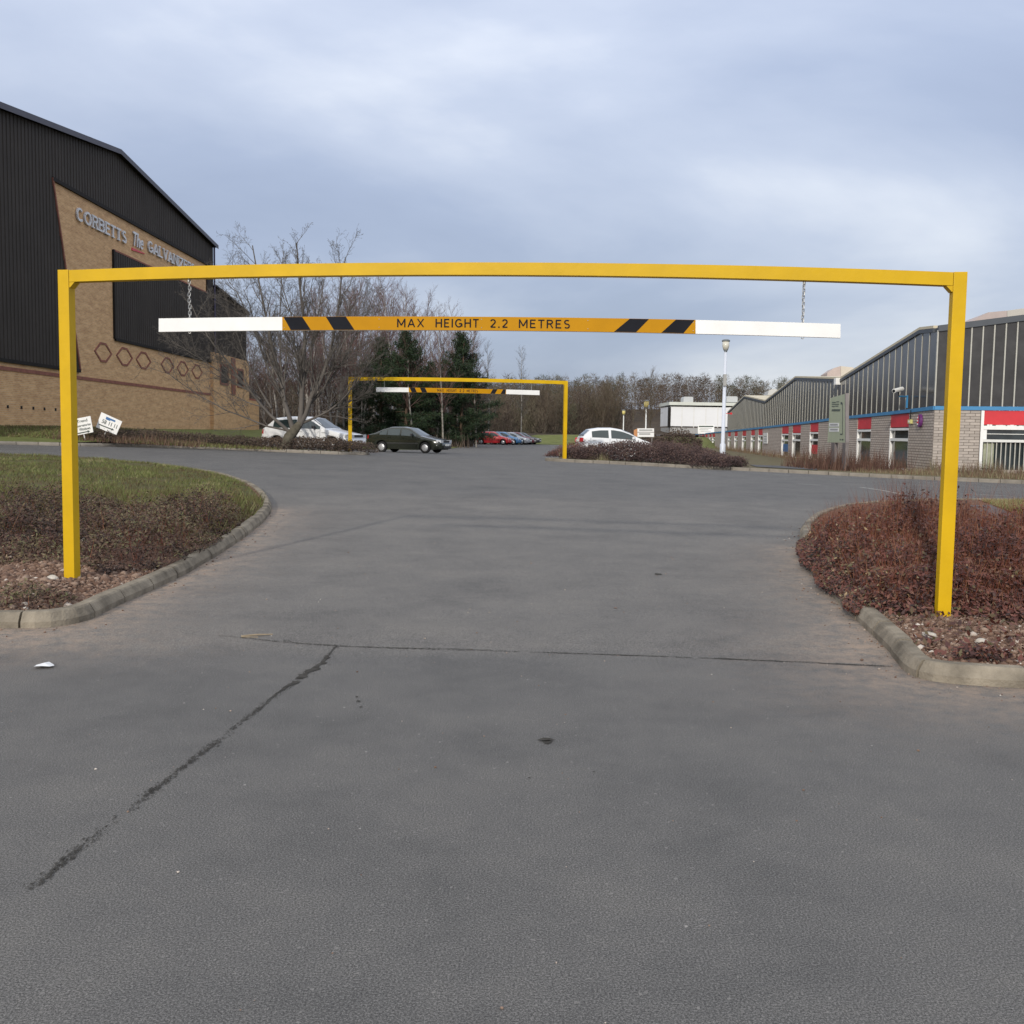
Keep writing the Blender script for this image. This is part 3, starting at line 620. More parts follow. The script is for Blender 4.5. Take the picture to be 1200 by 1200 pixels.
# fallen leaves and arching stems over the gravel
x, y = scatter(RBpoly, 1500, lambda x, y: (x < .53*y+.6) & (y > 6.1) & (y < 9.5)); n = len(x)
me = leaves(np.stack([x, y, rbz(x, y)+rng.uniform(.01, .07, n)], 1), np.tile([0, -.2, 1.], (n, 1)), rng.uniform(.02, .075, n), np.clip(.1+rng.beta(2, 2, n)*.8, 0, 1), 'fallen_leaves', M['redleaf'], .5)
tag(link('fallen_leaves', me, M['redleaf']), 'fallen brown and red leaves lying on the stony ground of the right bed', 'leaves', None, 'stuff')

# ------------------------------------------------------------------ strip beyond the right bed: grey path and grass verge
x0, y0 = 6.2, 15.6
pth = [gnd(1136, 598), gnd(1160, 598), gnd(1230, 628), gnd(1300, 660), gnd(1260, 668), gnd(1190, 632)]
sheet('path', pth, lambda x, y: rbz(x, y)+.02, mat('path_tarmac', (.10, .10, .105), .9, .15, 20), .3)
gp = [gnd(1150, 592), gnd(1320, 593.5), gnd(1320, 640), gnd(1235, 622), gnd(1180, 604)]
sheet('verge', gp, lambda x, y: rbz(x, y)+.014, M['lawn'], .3)
x, y = scatter([tuple(p) for p in gp], 9000, lambda x, y: x < .56*y); n = len(x)
me = blades(np.stack([x, y, rbz(x, y)+.01], 1), rng.uniform(.03, .09, n), rng.uniform(.008, .02, n), rng.uniform(.2, 1, n), np.clip(.55+.5*smooth(17.5, 19.5, y)+rng.normal(0, .2, n), 0, 1), 'grass')
tag(link('grass', me, M['grass']), 'strip of bright grass turning straw beside the grey path at the right', 'grass', None, 'stuff')

# ------------------------------------------------------------------ far verges
fl = inset(FLQ, .13, 1)
def flz(x, y):
    return Hn(x, y)+.10+smooth(9.5, 19, -x)*(1.42-Hn(x, y)-.10)*smooth(33.5, 38, y)
flp = np.vstack([fl, [[-6.2, 38.6], [-10.6, 39.0], [-11.4, 44], [-12.2, 60], [-14, 84], [-60, 84], [-60, fl[0][1]]]])
sheet('verge', flp, flz, M['lawn'], .7)
fr = inset(FRQ, .13, -1)
def frz(x, y): return Hn(x, y)+.10
frp = np.vstack([fr, [[30, 36.6], [22, 37.6], [17, 40], [18, 52], [21, 84], [24, 112], [16, 112], [13, 60], [10.5, 45], [3.0, 41.2]]])
sheet('verge', frp, frz, M['verge'], .7)
# paved corner of the far right pavement
pv = [(gnd(888, 551).x, gnd(888, 551).y+.3), (gnd(960, 555).x, gnd(960, 555).y+.3), (gnd(960, 555).x+.4, 36.6), (gnd(888, 551).x+3.0, 40.5), (gnd(888, 551).x+.6, 40.5)]
sheet('path', pv, lambda x, y: frz(x, y)+.02, mat('dark_path', (.085, .085, .09), .9, .15, 15), .5)
# lawn bank in front of the woods
edge = [(-60, 60), (-26, 60), (-16, 62), (-9, 63), (-5.6, 67), (-4.6, 74), (-4.4, 92), (-4.0, 112), (-1, 121), (9, 121), (14, 117), (22, 119), (60, 121)]
def lawn_d(x, y): return dist_poly(edge, x, y)
def lwz(x, y): return Hn(x, y)+.02+1.25*smooth(1, 20, lawn_d(x, y))
sheet('lawn', edge+[(60, 165), (-60, 165)], lwz, M['lawn'], 2.5)

# hill under the far wood
def hz(x, y): return .9+7.5*smooth(150, 300, y)*(.75+.35*smooth(-20, 70, x)*1.)+.6*np.sin(x*.06)
def hill():
    xs = np.arange(-220, 300, 8.); ys = np.arange(150, 420, 8.); X, Y = np.meshgrid(xs, ys); Z = hz(X, Y)
    V = np.stack([X, Y, Z], -1).reshape(-1, 3); nx = len(xs); F = [(j*nx+i, j*nx+i+1, (j+1)*nx+i+1, (j+1)*nx+i) for j in range(len(ys)-1) for i in range(nx-1)]
    o = link('hills', np_mesh('hills', V, F), M['floor'], None, True); o['kind'] = 'structure'
hill()

# ------------------------------------------------------------------ road marks
def fnoise(n, cells, amp):
    k = max(2, int(n/cells)+2); return np.interp(np.arange(n)/cells, np.arange(k), rng.normal(0, amp, k))
def strip(name, pts, wid, m, lift=.004, jag=0., closed=False):
    q = resample(pts, .02 if jag else .25); n = len(q); t = np.gradient(q, axis=0); t /= np.linalg.norm(t, axis=1, keepdims=True); nr = np.stack([-t[:, 1], t[:, 0]], 1)
    if jag: q = q+nr*(fnoise(n, 22, .012)+fnoise(n, 6, .006)+fnoise(n, 2, .003))[:, None]
    wd = wid*np.ones(n) if np.isscalar(wid) else np.interp(np.linspace(0, 1, n), np.linspace(0, 1, len(wid)), wid)
    wl = wr = wd/2
    if jag: wl = wd/2*np.exp(fnoise(n, 9, .5)+fnoise(n, 2, .45)); wr = wd/2*np.exp(fnoise(n, 9, .5)+fnoise(n, 2, .45))
    a = q+nr*np.abs(wl)[:, None]; b = q-nr*np.abs(wr)[:, None]
    V = np.concatenate([np.c_[a, Hn(a[:, 0], a[:, 1])+lift], np.c_[b, Hn(b[:, 0], b[:, 1])+lift]])
    keep = (fnoise(n, 12, 1.)+fnoise(n, 3, .6)) > -.95 if jag else np.ones(n, bool)
    F = [(i, n+i, n+i+1, i+1) for i in range(n-1) if keep[i]]
    o = link(name, np_mesh(name, V, F), m); o['kind'] = 'structure'; return o
def crumble(pts, sig, n, label):
    q = resample([gnd(*p) for p in pts], .02); i = rng.integers(0, len(q), n); t = np.gradient(q, axis=0); t /= np.linalg.norm(t, axis=1, keepdims=True); nr = np.stack([-t[:, 1], t[:, 0]], 1)
    w_ = np.interp(np.linspace(0, 1, len(q)), np.linspace(0, 1, len(sig)), sig); dn = np.abs(fnoise(len(q), 14, 1.))+.25; keep = rng.uniform(0, 1.6, n) < dn[i]; i = i[keep]; n = len(i)
    p = q[i]+nr[i]*(rng.normal(0, 1, n)*w_[i])[:, None]+t[i]*rng.normal(0, .01, (n, 1)); a = rng.uniform(0, 6.28, n); r = rng.uniform(.0018, .0058, n); V = []
    for k in range(4): rr = r*rng.uniform(.6, 1.4, n); V.append(np.stack([p[:, 0]+rr*np.cos(a+k*1.57), p[:, 1]+rr*1.3*np.sin(a+k*1.57)], 1))
    V = np.stack(V, 1).reshape(-1, 2); V = np.c_[V, Hn(V[:, 0], V[:, 1])+.0035+np.repeat(rng.uniform(0, .0008, n), 4)]
    tag(link('crumbs', np_mesh('crumbs', V, np.arange(4*n).reshape(-1, 4)), M['crack']), label, 'crumbs', None, 'stuff')
crumble([(395, 757), (372, 780), (328, 812), (240, 880), (140, 958), (40, 1040)], [.006, .028, .016, .010, .011, .012, .014, .014], 2300, 'dark crumbled seam running diagonally down the left of the road')
crumble([(255, 745), (395, 757), (640, 765), (860, 773), (1040, 781)], [.006, .009, .006, .006, .010], 3000, 'dark crumbs along the joint crossing the road between the beds')
strip('road_crack', [gnd(*p) for p in [(255, 745), (300, 748), (395, 757), (520, 760), (640, 765), (760, 769), (860, 773), (960, 777), (1040, 781)]], [.002, .005, .008, .006, .005, .004, .004, .008, .006], M['crack'], jag=.03)
strip('road_crack', [gnd(*p) for p in [(395, 757), (385, 768), (372, 780), (352, 796), (328, 812), (302, 832)]], [.008, .018, .034, .022, .010, .004], M['crack'], jag=.04)
def blot(px, py, r, m=None, nm='road_stain'):
    c = gnd(px, py); a = np.linspace(0, 2*np.pi, 18, endpoint=False); rr = r*rng.uniform(.55, 1.25, 18)
    V = np.stack([c.x+np.cos(a)*rr, c.y+np.sin(a)*rr*1.5, np.zeros(18)], 1); V[:, 2] = Hn(V[:, 0], V[:, 1])+.004
    mb = MB(); mb.add(V.tolist(), [tuple(range(18))]); o = mb.build(nm, m or M['crack']); o['kind'] = 'structure'
blot(771, 673, .045); blot(641, 870, .024); blot(420, 822, .012); blot(423, 829, .009); blot(418, 817, .008); blot(620, 912, .006); blot(696, 905, .005)
strip('lane_marking', [gnd(1008, 571), gnd(1032, 574.5), gnd(1060, 580)], .10, M['line'])
strip('lane_marking', [gnd(1118, 577.5), gnd(1150, 579.5), gnd(1188, 582)], .08, M['line'])
strip('lane_marking', [gnd(935, 567), gnd(962, 568.5)], .08, M['line'])
strip('lane_marking', [gnd(905, 556), gnd(925, 557.5)], .08, M['line'])
strip('lane_marking', [gnd(470, 534.5), gnd(500, 535.5)], .10, M['line'])

# ================================================================== HEIGHT BARRIERS
def frame_rot(A, B): return math.atan2(B[1]-A[1], B[0]-A[0])
def height_barrier(label, YL, YR, tl, tr, zbL, zbR, sec, camber, name='height_barrier', grp=None):
    """tl, tr: pixels of the outer top corners; YL,YR distances of the front faces"""
    PL = at(*tl, YL); PR = at(*tr, YR); a = frame_rot(PL, PR); rz = Matrix.Rotation(a, 3, 'Z')
    ux = rz @ Vector((1, 0, 0)); uy = rz @ Vector((0, 1, 0)); org = Vector((PL.x, PL.y, zbL))
    t = thing(name, label, 'height barrier', org, 0, grp); W = (Vector((PR.x, PR.y, 0))-Vector((PL.x, PL.y, 0))).length
    for P, s, zb in ((PL, 1, zbL), (PR, -1, zbR)):
        c = Vector((P.x, P.y, 0))+ux*s*sec/2+uy*sec/2
        mb = MB(org); mb.box((c.x, c.y, (P.z+zb-.35)/2), (sec, sec, P.z-zb+.35), rz); mb.build('post', M['yellow'], t, bevel=.006)
        # end bracket: welded angle under the beam
        cc = Vector((P.x, P.y, P.z-sec))+ux*s*(sec+.0)+uy*sec/2
        g = MB(org)
        g.hexa([cc+ux*s*.001-uy*sec*.42+Vector((0, 0, -.004)), cc+ux*s*.05-uy*sec*.42+Vector((0, 0, -.004)), cc+ux*s*.05+uy*sec*.42+Vector((0, 0, -.004)), cc+ux*s*.001+uy*sec*.42+Vector((0, 0, -.004))],
               [cc+ux*s*.001-uy*sec*.42+Vector((0, 0, -.05)), cc+ux*s*.008-uy*sec*.42+Vector((0, 0, -.05)), cc+ux*s*.008+uy*sec*.42+Vector((0, 0, -.05)), cc+ux*s*.001+uy*sec*.42+Vector((0, 0, -.05))])
        g.build('bracket', M['yellow'], t)
    n = 24; V = []; F = []
    for i in range(n+1):
        k = i/n; c = PL+(PR-PL)*k; c = Vector((c.x, c.y, PL.z+(PR.z-PL.z)*k+camber*4*k*(1-k)-.003)); c += ux*((sec+.003)*(1-2*k))
        for (dy, dz) in ((.004, 0), (sec-.004, 0), (sec-.004, -sec), (.004, -sec)): V.append(c+uy*dy+Vector((0, 0, dz)))
    for i in range(n):
        for b in range(4): F.append((i*4+b, i*4+(b+1) % 4, i*4+4+(b+1) % 4, i*4+4+b))
    F += [(0, 1, 2, 3), (n*4+3, n*4+2, n*4+1, n*4)]
    mb = MB(org); mb.add(V, F); mb.build('beam', M['yellow'], t)
    return t, PL, PR, ux, uy, rz, camber, sec
nb = height_barrier('large yellow steel height barrier spanning the car park entrance in the foreground', 8.82, 7.83, (67.3, 316), (1134.2, 318.3), H(-3.9, 8.8)+.12, H(3.45, 7.8)+.08, .1, .070)
YFL, YFR = 37.9, 39.7
fb = height_barrier('smaller looking yellow height barrier standing farther off beyond the cross road', YFL, YFR, (408.3, 441.5), (665.6, 446.3), H(-5.6, YFL)+.05, H(2, YFR)+.05, .135, .035)

def beam_z(B, p):
    _, PL, PR, ux, uy, rz, cb, sec = B; k = ((p-PL).dot(ux))/((PR-PL).dot(ux)); return PL.z+(PR.z-PL.z)*k+cb*4*k*(1-k)-sec
def bar_of(B, l, r, hl, hr, ymid_bow, yl, yr, label, stripes, words, texty, chains, screws, fine):
    """hanging bar: l,r = pixel x ends; hl=(top,bottom) y at left, hr at right; yl..yr yellow plate"""
    _, PL, PR, ux, uy, rz, cb, sec = B
    off = uy*(sec*.5-.02); A = PL+off; C = PR+off
    def P(px, f):    # f 0 top 1 bottom
        k = (px-l)/(r-l); bow = ymid_bow*4*k*(1-k); yt = hl[0]+(hr[0]-hl[0])*k-bow; yb = hl[1]+(hr[1]-hl[1])*k-bow
        return online(px, yt+(yb-yt)*f, A, C)
    c0 = (P(l, .5)+P(r, .5))/2; t = thing('height_bar', label, 'height bar', c0)
    th = .04
    def seg(nm, x0, x1, m, y0=0., thick=th, f0=0., f1=1., n=8):
        V = []; F = []
        for i in range(n+1):
            px = x0+(x1-x0)*i/n
            for f, dd in ((f0, 0), (f0, thick), (f1, thick), (f1, 0)): V.append(P(px, f)+uy*(y0+dd))
        for i in range(n):
            for b in range(4): F.append((i*4+b, i*4+(b+1) % 4, i*4+4+(b+1) % 4, i*4+4+b))
        F += [(0, 1, 2, 3), (n*4+3, n*4+2, n*4+1, n*4)]
        mb = MB(c0); mb.add(V, F); return mb.build(nm, m, t)
    seg('bar', l, r, M['white'], n=20)
    pl = seg('sign_plate', yl, yr, M['plate_yellow'], -.0045, .004, .0, 1.0, 16)
    for (a0, a1, b0, b1) in stripes:   # top x0,x1 bottom x0,x1
        mb = MB(c0); k = 4; V = []
        for i in range(k+1):
            f = i/k; V += [P(a0+(b0-a0)*f, .015+.97*f)-uy*.0055, P(a1+(b1-a1)*f, .015+.97*f)-uy*.0055]
        V2 = [v+uy*.0015 for v in V]; n = len(V)
        F = []
        for i in range(k): F += [(2*i, 2*i+1, 2*i+3, 2*i+2), (n+2*i, n+2*i+2, n+2*i+3, n+2*i+1), (2*i, 2*i+2, n+2*i+2, n+2*i), (2*i+1, n+2*i+1, n+2*i+3, 2*i+3)]
        mb.add(V+V2, F); mb.build('stripe', M['black'], pl)
    for (wd, a0, a1) in words:
        p0 = P(a0, texty[1])-uy*.0055; p1 = P(a1, texty[1])-uy*.0055; ptop = P(a0, texty[0])
        strokes(wd, 'letter', M['black'], pl, p0, p1-p0, Vector((0, 0, 1)), ptop.z-p0.z, (p1-p0).length, .003, .155, .22, org=c0)
    for sx in screws:
        for f in (.2, .8):
            mb = MB(c0); q = P(sx, f)-uy*.006; mb.lathe([(.0035, .003), (.0035, -.002), (.001, -.003)], q, 8, 'Y'); mb.build('screw', M['galv'], pl)
    # chains
    for cx in chains:
        top = P(cx, 0)+uy*th*.5; bz = beam_z(B, top); L_ = bz-top.z; n = max(4, int(round(L_/.030))); n += n % 2
        ct = thing('chain', fine[0 if cx == chains[0] else 1], 'chain', (top.x, top.y, bz), 0, None)
        e = MB((top.x, top.y, bz)); e.box((top.x, top.y, bz-.012), (.010, .03, .034), rz); e.build('hook', M['galv'], ct)
        pitch = (L_-.02)/n; lk = pitch/2+.007; mes = []
        mb = MB(); R1 = .0105
        path = [Vector((R1*math.cos(a), 0, (lk-R1)*(1 if math.sin(a) >= 0 else -1)+R1*math.sin(a))) for a in np.linspace(.01, 2*math.pi+.01, 13)]
        mb.tube(path, .0034 if len(chains) else .003, 5, False); lm = mb.mesh('link'); lm.materials.append(M['galv'])
        for i in range(n+1):
            o = bpy.data.objects.new('link', lm); COL.objects.link(o); o.parent = ct
            o.location = (rng.normal(0, .0015), rng.normal(0, .001), -.02-pitch*(i+.35)); o.rotation_euler = (0, rng.normal(0, .05), R_(20)+(math.pi/2 if i % 2 else 0))
        eb = MB((top.x, top.y, bz)); q = P(cx, 1)+uy*th*.5; eb.tube([q+Vector((R1*math.cos(a), 0, -.004-R1*abs(math.sin(a)))) for a in np.linspace(0, math.pi, 7)], .003, 5, False); eb.build('hook', M['galv'], ct)
    return t
bar_of(nb, 186, 985, (373.2, 388.8), (379.6, 396.0), 5.0, 331, 815,
       'near hanging bar with white ends and yellow plate clearly reading MAX HEIGHT 2.2 METRES',
       [(332.5, 354.5, 341, 364.5), (382, 405.5, 391.5, 415.5), (738, 760.5, 719.5, 745.5), (792, 814, 775, 801)],
       [('MAX', 465.5, 497), ('HEIGHT', 510.5, 561), ('2.2', 574.5, 595), ('METRES', 608, 668)], (.17, .80), [221, 941],
       [333.5, 444.5, 564.5, 689, 812.5], ('galvanised chain holding the left end of the near height bar', 'galvanised chain holding the right end of the near height bar'))
bar_of(fb, 440.8, 632.3, (453.8, 459.2), (457.6, 463.0), .6, 479, 593,
       'hanging height limit bar of the distant barrier, white ends and yellow striped middle',
       [(480, 486, 482.5, 488.5), (492, 498, 494.5, 500.5), (577.5, 583, 574.5, 580), (589.5, 592.8, 586.5, 592.2)],
       [('MAX', 512.5, 520), ('HEIGHT', 523.5, 535), ('2.2', 538.5, 544), ('METRES', 547, 560)], (.2, .8), [450.5, 623],
       [], ('thin chain holding the left end of the distant height bar', 'thin chain holding the right end of the distant height bar'))

# ================================================================== LEFT INDUSTRIAL BUILDING
WX = -20.0
def LBp(px, py): p = onX(px, py, WX); return p.y, p.z
org = Vector((WX, 48, 1.4))
lb = thing('industrial_building', 'tall dark clad and buff brick factory hall at the left with painted company lettering', 'factory', org)
Y0, Y1 = 28.0, LBp(249, 289)[0]; YR_ = LBp(135, 178.7)[0]; ZR = LBp(135, 178.7)[1]; ZE = LBp(249, 288.8)[1]
ZN = ZR-(YR_-Y0)*.125
roofz = lambda y: np.where(y < YR_, ZN+(ZR-ZN)*(y-Y0)/(YR_-Y0), ZR+(ZE-ZR)*(y-YR_)/(Y1-YR_))
zclb = LBp(0, 421)[1]; ztop = (LBp(60, 211)[1]+LBp(241.5, 306)[1])/2; yA = LBp(60, 211)[0]; yB = LBp(92.5, 434)[0]
# brick core
mb = MB(org); mb.prism([(WX, Y0, .6), (WX, Y1, .6), (WX, Y1, ZE-.15), (WX, YR_, ZR-.15), (WX, Y0, ZN-.15)], (-34, 0, 0)); mb.build('brick_wall', M['brick'], lb)
def cladding(name, y0, y1, lo, hi, x=WX, m=None, per=.30, dep=.022, base=.03):
    ys = []; offs = []; y = y0
    prof = [(0, 0), (.16, 0), (.20, 1), (.80, 1), (.84, 0)]
    while y < y1:
        for a, b in prof:
            if y+a*per < y1: ys.append(y+a*per); offs.append(b)
        y += per
    ys.append(y1); offs.append(0); V = []; F = []
    for yy, oo in zip(ys, offs):
        X = x+base+dep*oo; V += [(X, yy, float(lo(yy))), (X, yy, float(hi(yy)))]
    n = len(ys)
    for i in range(n-1): F.append((2*i, 2*i+2, 2*i+3, 2*i+1))
    mb = MB(org); mb.add(V, F); return mb.build(name, m or M['clad'], lb, normals=False)
diag = lambda z: yA+(yB-yA)*(ztop-z)/(ztop-zclb)
# left cladding: up to the diagonal edge
cladding('cladding', Y0, yA, lambda y: zclb, lambda y: float(roofz(y))-.05)
cladding('cladding', yA, yB, lambda y: zclb, lambda y: ztop+(zclb-ztop)*(y-yA)/(yB-yA))
cladding('cladding', yA, LBp(241.5, 306)[0], lambda y: ztop, lambda y: float(roofz(y))-.05)
pY0 = LBp(131.7, 293)[0]; pz1 = LBp(131.7, 292.5)[1]; pz0 = LBp(131.7, 396.5)[1]; pYe = LBp(241.5, 306)[0]
cladding('cladding', pYe, Y1, lambda y: pz0, lambda y: float(roofz(y))-.05)
cladding('cladding', pY0, pYe, lambda y: pz0, lambda y: pz1)
def trimbar(a, b, w=.12, d=.10, m=None, nm='trim', x=WX):   # bar in facade plane from (y,z) a to b
    A = Vector((x, a[0], a[1])); B = Vector((x, b[0], b[1])); dr = (B-A).normalized(); nn = dr.cross(Vector((1, 0, 0))).normalized()
    q = [A+nn*w/2, B+nn*w/2, B-nn*w/2, A-nn*w/2]; mb = MB(org); mb.prism(q, (d, 0, 0)); return mb.build(nm, m or M['claddark'], lb)
trimbar((Y0, zclb-.02), (yB, zclb-.02), .14)
trimbar((yA, ztop), (yB+.02, zclb), .10, .095, M['redbrick'])
trimbar((yA, ztop-.05), (pYe, ztop-.05), .16)
trimbar((pYe, ztop), (pYe, pz1), .14, .09)
trimbar((pY0, pz0), (pY0, pz1), .14)
trimbar((pY0+.07, pz0-.02), (Y1, pz0-.02), .14, .098)
trimbar((pY0+.07, pz1), (pYe, pz1), .08, .06, M['redbrick'])
# roof with verge trim
for (a, b, za, zb_) in ((Y0-.3, YR_, ZN-.04, ZR), (YR_, Y1+.3, ZR, ZE-.03)):
    mb = MB(org); mb.hexa([(WX+.28, a, za), (WX+.28, b, zb_), (WX-34, b, zb_), (WX-34, a, za)], [(WX+.28, a, za+.16), (WX+.28, b, zb_+.16), (WX-34, b, zb_+.16), (WX-34, a, za+.16)]); mb.build('roof', M['claddark'], lb)
mb = MB(org); mb.prism([(WX+.285, Y0-.3, ZN-.12), (WX+.285, YR_, ZR-.08), (WX+.285, Y1+.3, ZE-.11), (WX+.285, Y1+.3, ZE+.13), (WX+.285, YR_, ZR+.16), (WX+.285, Y0-.3, ZN+.12)], (.03, 0, 0)); mb.build('verge_trim', mat('verge_trim', (.06, .055, .075), .5, .1, 2), lb)
mb = MB(org); mb.tube([(WX+.11, Y1+.02, 1.2), (WX+.11, Y1+.02, ZE)], .06, 8); mb.build('downpipe', mat('violet_pipe', (.055, .045, .10), .5, .1, 2), lb)
# red band
zb1 = LBp(0, 428)[1]
trimbar((Y0, zb1-.10), (LBp(300, 469)[0], zb1-.10), .15, .03, M['redbrick'], 'brick_band')
# hexagons
for (cx, cy, hw, hh) in ((120.8, 413, 10.5, 11.3), (145.8, 418, 9.8, 10.6), (168, 422.5, 9, 10), (196, 428, 7.7, 9.2), (214, 432, 7, 8.6), (230.8, 435.5, 6.5, 8.3)):
    y, z = LBp(cx, cy); ya = LBp(cx-hw, cy)[0]; yb = LBp(cx+hw, cy)[0]; h2 = hh*y/FPX; w2 = (yb-ya)/2; tk = .10
    pts = [(-w2, 0), (-w2*.30, h2), (w2*.30, h2), (w2, 0), (w2*.30, -h2), (-w2*.30, -h2)]
    mb = MB(org)
    o_ = [(WX, y+p[0], z+p[1]) for p in pts]; i_ = [(WX, y+p[0]*(1-tk*1.6/w2), z+p[1]*(1-tk/h2)) for p in pts]
    for k in range(6):
        j = (k+1) % 6; mb.hexa([Vector(o_[k]), Vector(o_[j]), Vector(i_[j]), Vector(i_[k])], [Vector(q)+Vector((.03, 0, 0)) for q in (o_[k], o_[j], i_[j], i_[k])])
    mb.build('brick_hexagon', M['redbrick'], lb)
# small dark vents low in the wall
for px in (9, 25, 39, 52, 65):
    y, z = LBp(px, 476+px*.06); mb = MB(org); mb.box((WX, y, z), (.03, .14, .12)); mb.build('vent', M['claddark'], lb)
# lettering
def wall_text(s, x0, yb0, x1, yb1, ht, m, offset=.0, nm='lettering', italic=False):
    a = LBp(x0, yb0); b = LBp(x1, yb1); o = Vector((WX+.05, a[0], a[1])); return put_text(s, nm, m, lb, o, Vector((0, b[0]-a[0], 0)), Vector((0, .25 if italic else 0, 1)), ht, b[0]-a[0], .06, offset, org=org)
for (tx, x0, yb0, x1, yb1) in (('CORBETTS', 88, 257.5, 146.5, 281.5), ('GALVANIZERS', 172, 294.5, 226.5, 314.5)):
    a = LBp(x0, yb0); b = LBp(x1, yb1); strokes(tx, 'letter', M['letter'], lb, Vector((WX+.05, a[0], a[1])), Vector((0, 1, 0)), Vector((0, 0, 1)), .60, b[0]-a[0], .08, .17, .15, True, org=org)
wall_text('The', 153.5, 286.5, 166, 291.5, .74, M['letter'], .01, italic=True)
a = LBp(154, 290.5); b = LBp(167, 294)
mb = MB(org); mb.prism([(WX, a[0], a[1]-.12), (WX, b[0], a[1]-.02), (WX, b[0]+.3, a[1]+.03), (WX, a[0], a[1]+.02)], (.05, 0, 0)); mb.build('underline', M['red'], lb)
# annex at the far end
ax = WX+.22; aY0 = LBp(246, 412)[0]; aY1 = LBp(288.3, 422)[0]; aY2 = LBp(300.5, 469)[0]; az = LBp(246, 412.5)[1]
mb = MB(org); mb.prism([(ax, aY0, .6), (ax, aY1, .6), (ax, aY1, az), (ax, aY0, az)], (-14, 0, 0)); mb.build('annex_wall', M['brick'], lb)
mb = MB(org); mb.prism([(ax-.02, aY1, .6), (ax-.02, aY2, .6), (ax-.02, aY2, zb1-.2), (ax-.02, aY1, zb1-.2)], (-14, 0, 0)); mb.build('annex_wall', M['brick'], lb)
z1 = LBp(250, 336.5)[1]; z2 = LBp(288, 368)[1]
cladding('cladding', Y1+.1, aY1, lambda y: az+.05, lambda y: z1+(z2-z1)*(y-Y1)/(aY1-Y1), WX+.0)
mb = MB(org); mb.prism([(WX, Y1, az-.3), (WX, aY1, az-.3), (WX, aY1, z2-.1), (WX, Y1, z1-.1)], (-14, 0, 0)); mb.build('annex_wall', M['claddark'], lb)
mb = MB(org); mb.hexa([(WX+.25, Y1+.07, z1-.02), (WX+.25, aY1+.2, z2-.02), (WX-14, aY1+.2, z2-.02), (WX-14, Y1+.07, z1-.02)], [(WX+.25, Y1+.07, z1+.14), (WX+.25, aY1+.2, z2+.14), (WX-14, aY1+.2, z2+.14), (WX-14, Y1+.07, z1+.14)]); mb.build('roof', M['claddark'], lb)
for (xa, ya, xb, yb) in ((254.3, 428.5, 263, 449.5), (274.6, 434, 280.8, 452.5)):
    a = LBp(xa, ya); b = LBp(xb, yb); yc = (a[0]+b[0])/2; zc = (a[1]+b[1])/2; w_ = b[0]-a[0]; h_ = a[1]-b[1]
    f = MB(org)
    for (dy, dz, sy, sz) in ((-w_/2-.06, 0, .16, h_+.28), (w_/2+.06, 0, .16, h_+.28), (0, h_/2+.08, w_-.04, .14), (0, -h_/2-.08, w_-.04, .14)): f.box((ax+.02, yc+dy, zc+dz), (.06, sy, sz))
    wn = f.build('window', M['redbrick'], lb); g = MB(org); g.box((ax+.004, yc, zc), (.02, w_-.06, h_)); g.build('pane', M['pane'], wn)
a = LBp(267, 420); b = LBp(271.7, 465)
mb = MB(org); mb.box((ax+.03, (a[0]+b[0])/2, (az+zb1)/2), (.08, .9, az-zb1-.1)); mb.build('brick_pier', M['redbrick'], lb)

# ================================================================== RIGHT FACTORY (saw-tooth units)
FA = (11.476+.1085*36.9, 36.9); FB_ = (11.476+.1085*150, 150.); FDIR = Vector((.1085, 1, 0)).normalized(); FN = Vector((-FDIR.y, FDIR.x, 0))
def onA(px, py): return online(px, py, FA, FB_)
Cn = onA(1095, 478.7); BE = (25.0, 35.4)
def onB(px, py): return online(px, py, (Cn.x, Cn.y), BE)
org = Vector((Cn.x, Cn.y, .25))
rb = thing('factory_units', 'row of low factory units with dark glazed gables over pale block walls and red panels', 'factory', org)
# blue line control points along A (pixel)
blue_px = [(1095, 478.7), (1040, 485.2), (985, 490.5), (940, 496.2), (897, 501.2), (856, 505.4), (835, 507.4), (815, 509.3)]
bl = [onA(*p) for p in blue_px]
sA = lambda P: (Vector((P.x, P.y, 0))-Vector((Cn.x, Cn.y, 0))).dot(FDIR)
bs = np.array([sA(p) for p in bl]); bz_ = np.array([p.z for p in bl])
blz = lambda s: float(np.interp(s, bs, bz_))
basez = lambda s: float(np.interp(s, [0, 20, 60, 140], [.12, .05, -.12, -.25]))
def pA(s, z, o=0.): return Vector((Cn.x, Cn.y, 0))+FDIR*s+FN*o+Vector((0, 0, z))
# low block wall, built in lengths between the window openings
wins_px = [(1042.3, 1064), (1004, 1020), (948.7, 958.3), (928.3, 937.8), (915.8, 923.6), (888.3, 893.2), (879.8, 884.2), (869.6, 874), (860.5, 864), (852.8, 856), (846.5, 849.5), (834.6, 837.6), (831, 833.4), (826.5, 828.8), (822.5, 824.6), (818.8, 820.6)]
spans = []
for a, b in wins_px:
    s1 = sA(onA(a, 520)); s0 = sA(onA(b, 520)); spans.append((s0, s1))
sEnd = bs[-1]; cur = 0.
def wallpiece(s0, s1, z0f, z1f, o0=.0, th=.3, m=None, nm='block_wall', ns=1):
    V = []; F = []
    for i in range(ns+1):
        s = s0+(s1-s0)*i/ns
        for o, zf in ((o0, z0f), (o0, z1f), (o0-th, z1f), (o0-th, z0f)): V.append(pA(s, zf(s), o))
    for i in range(ns):
        for b in range(4): F.append((i*4+b, i*4+(b+1) % 4, i*4+4+(b+1) % 4, i*4+4+b))
    F += [(0, 1, 2, 3), (ns*4+3, ns*4+2, ns*4+1, ns*4)]
    mb = MB(org); mb.add(V, F); return mb.build(nm, m or M['blockwall'], rb)
spans.sort()
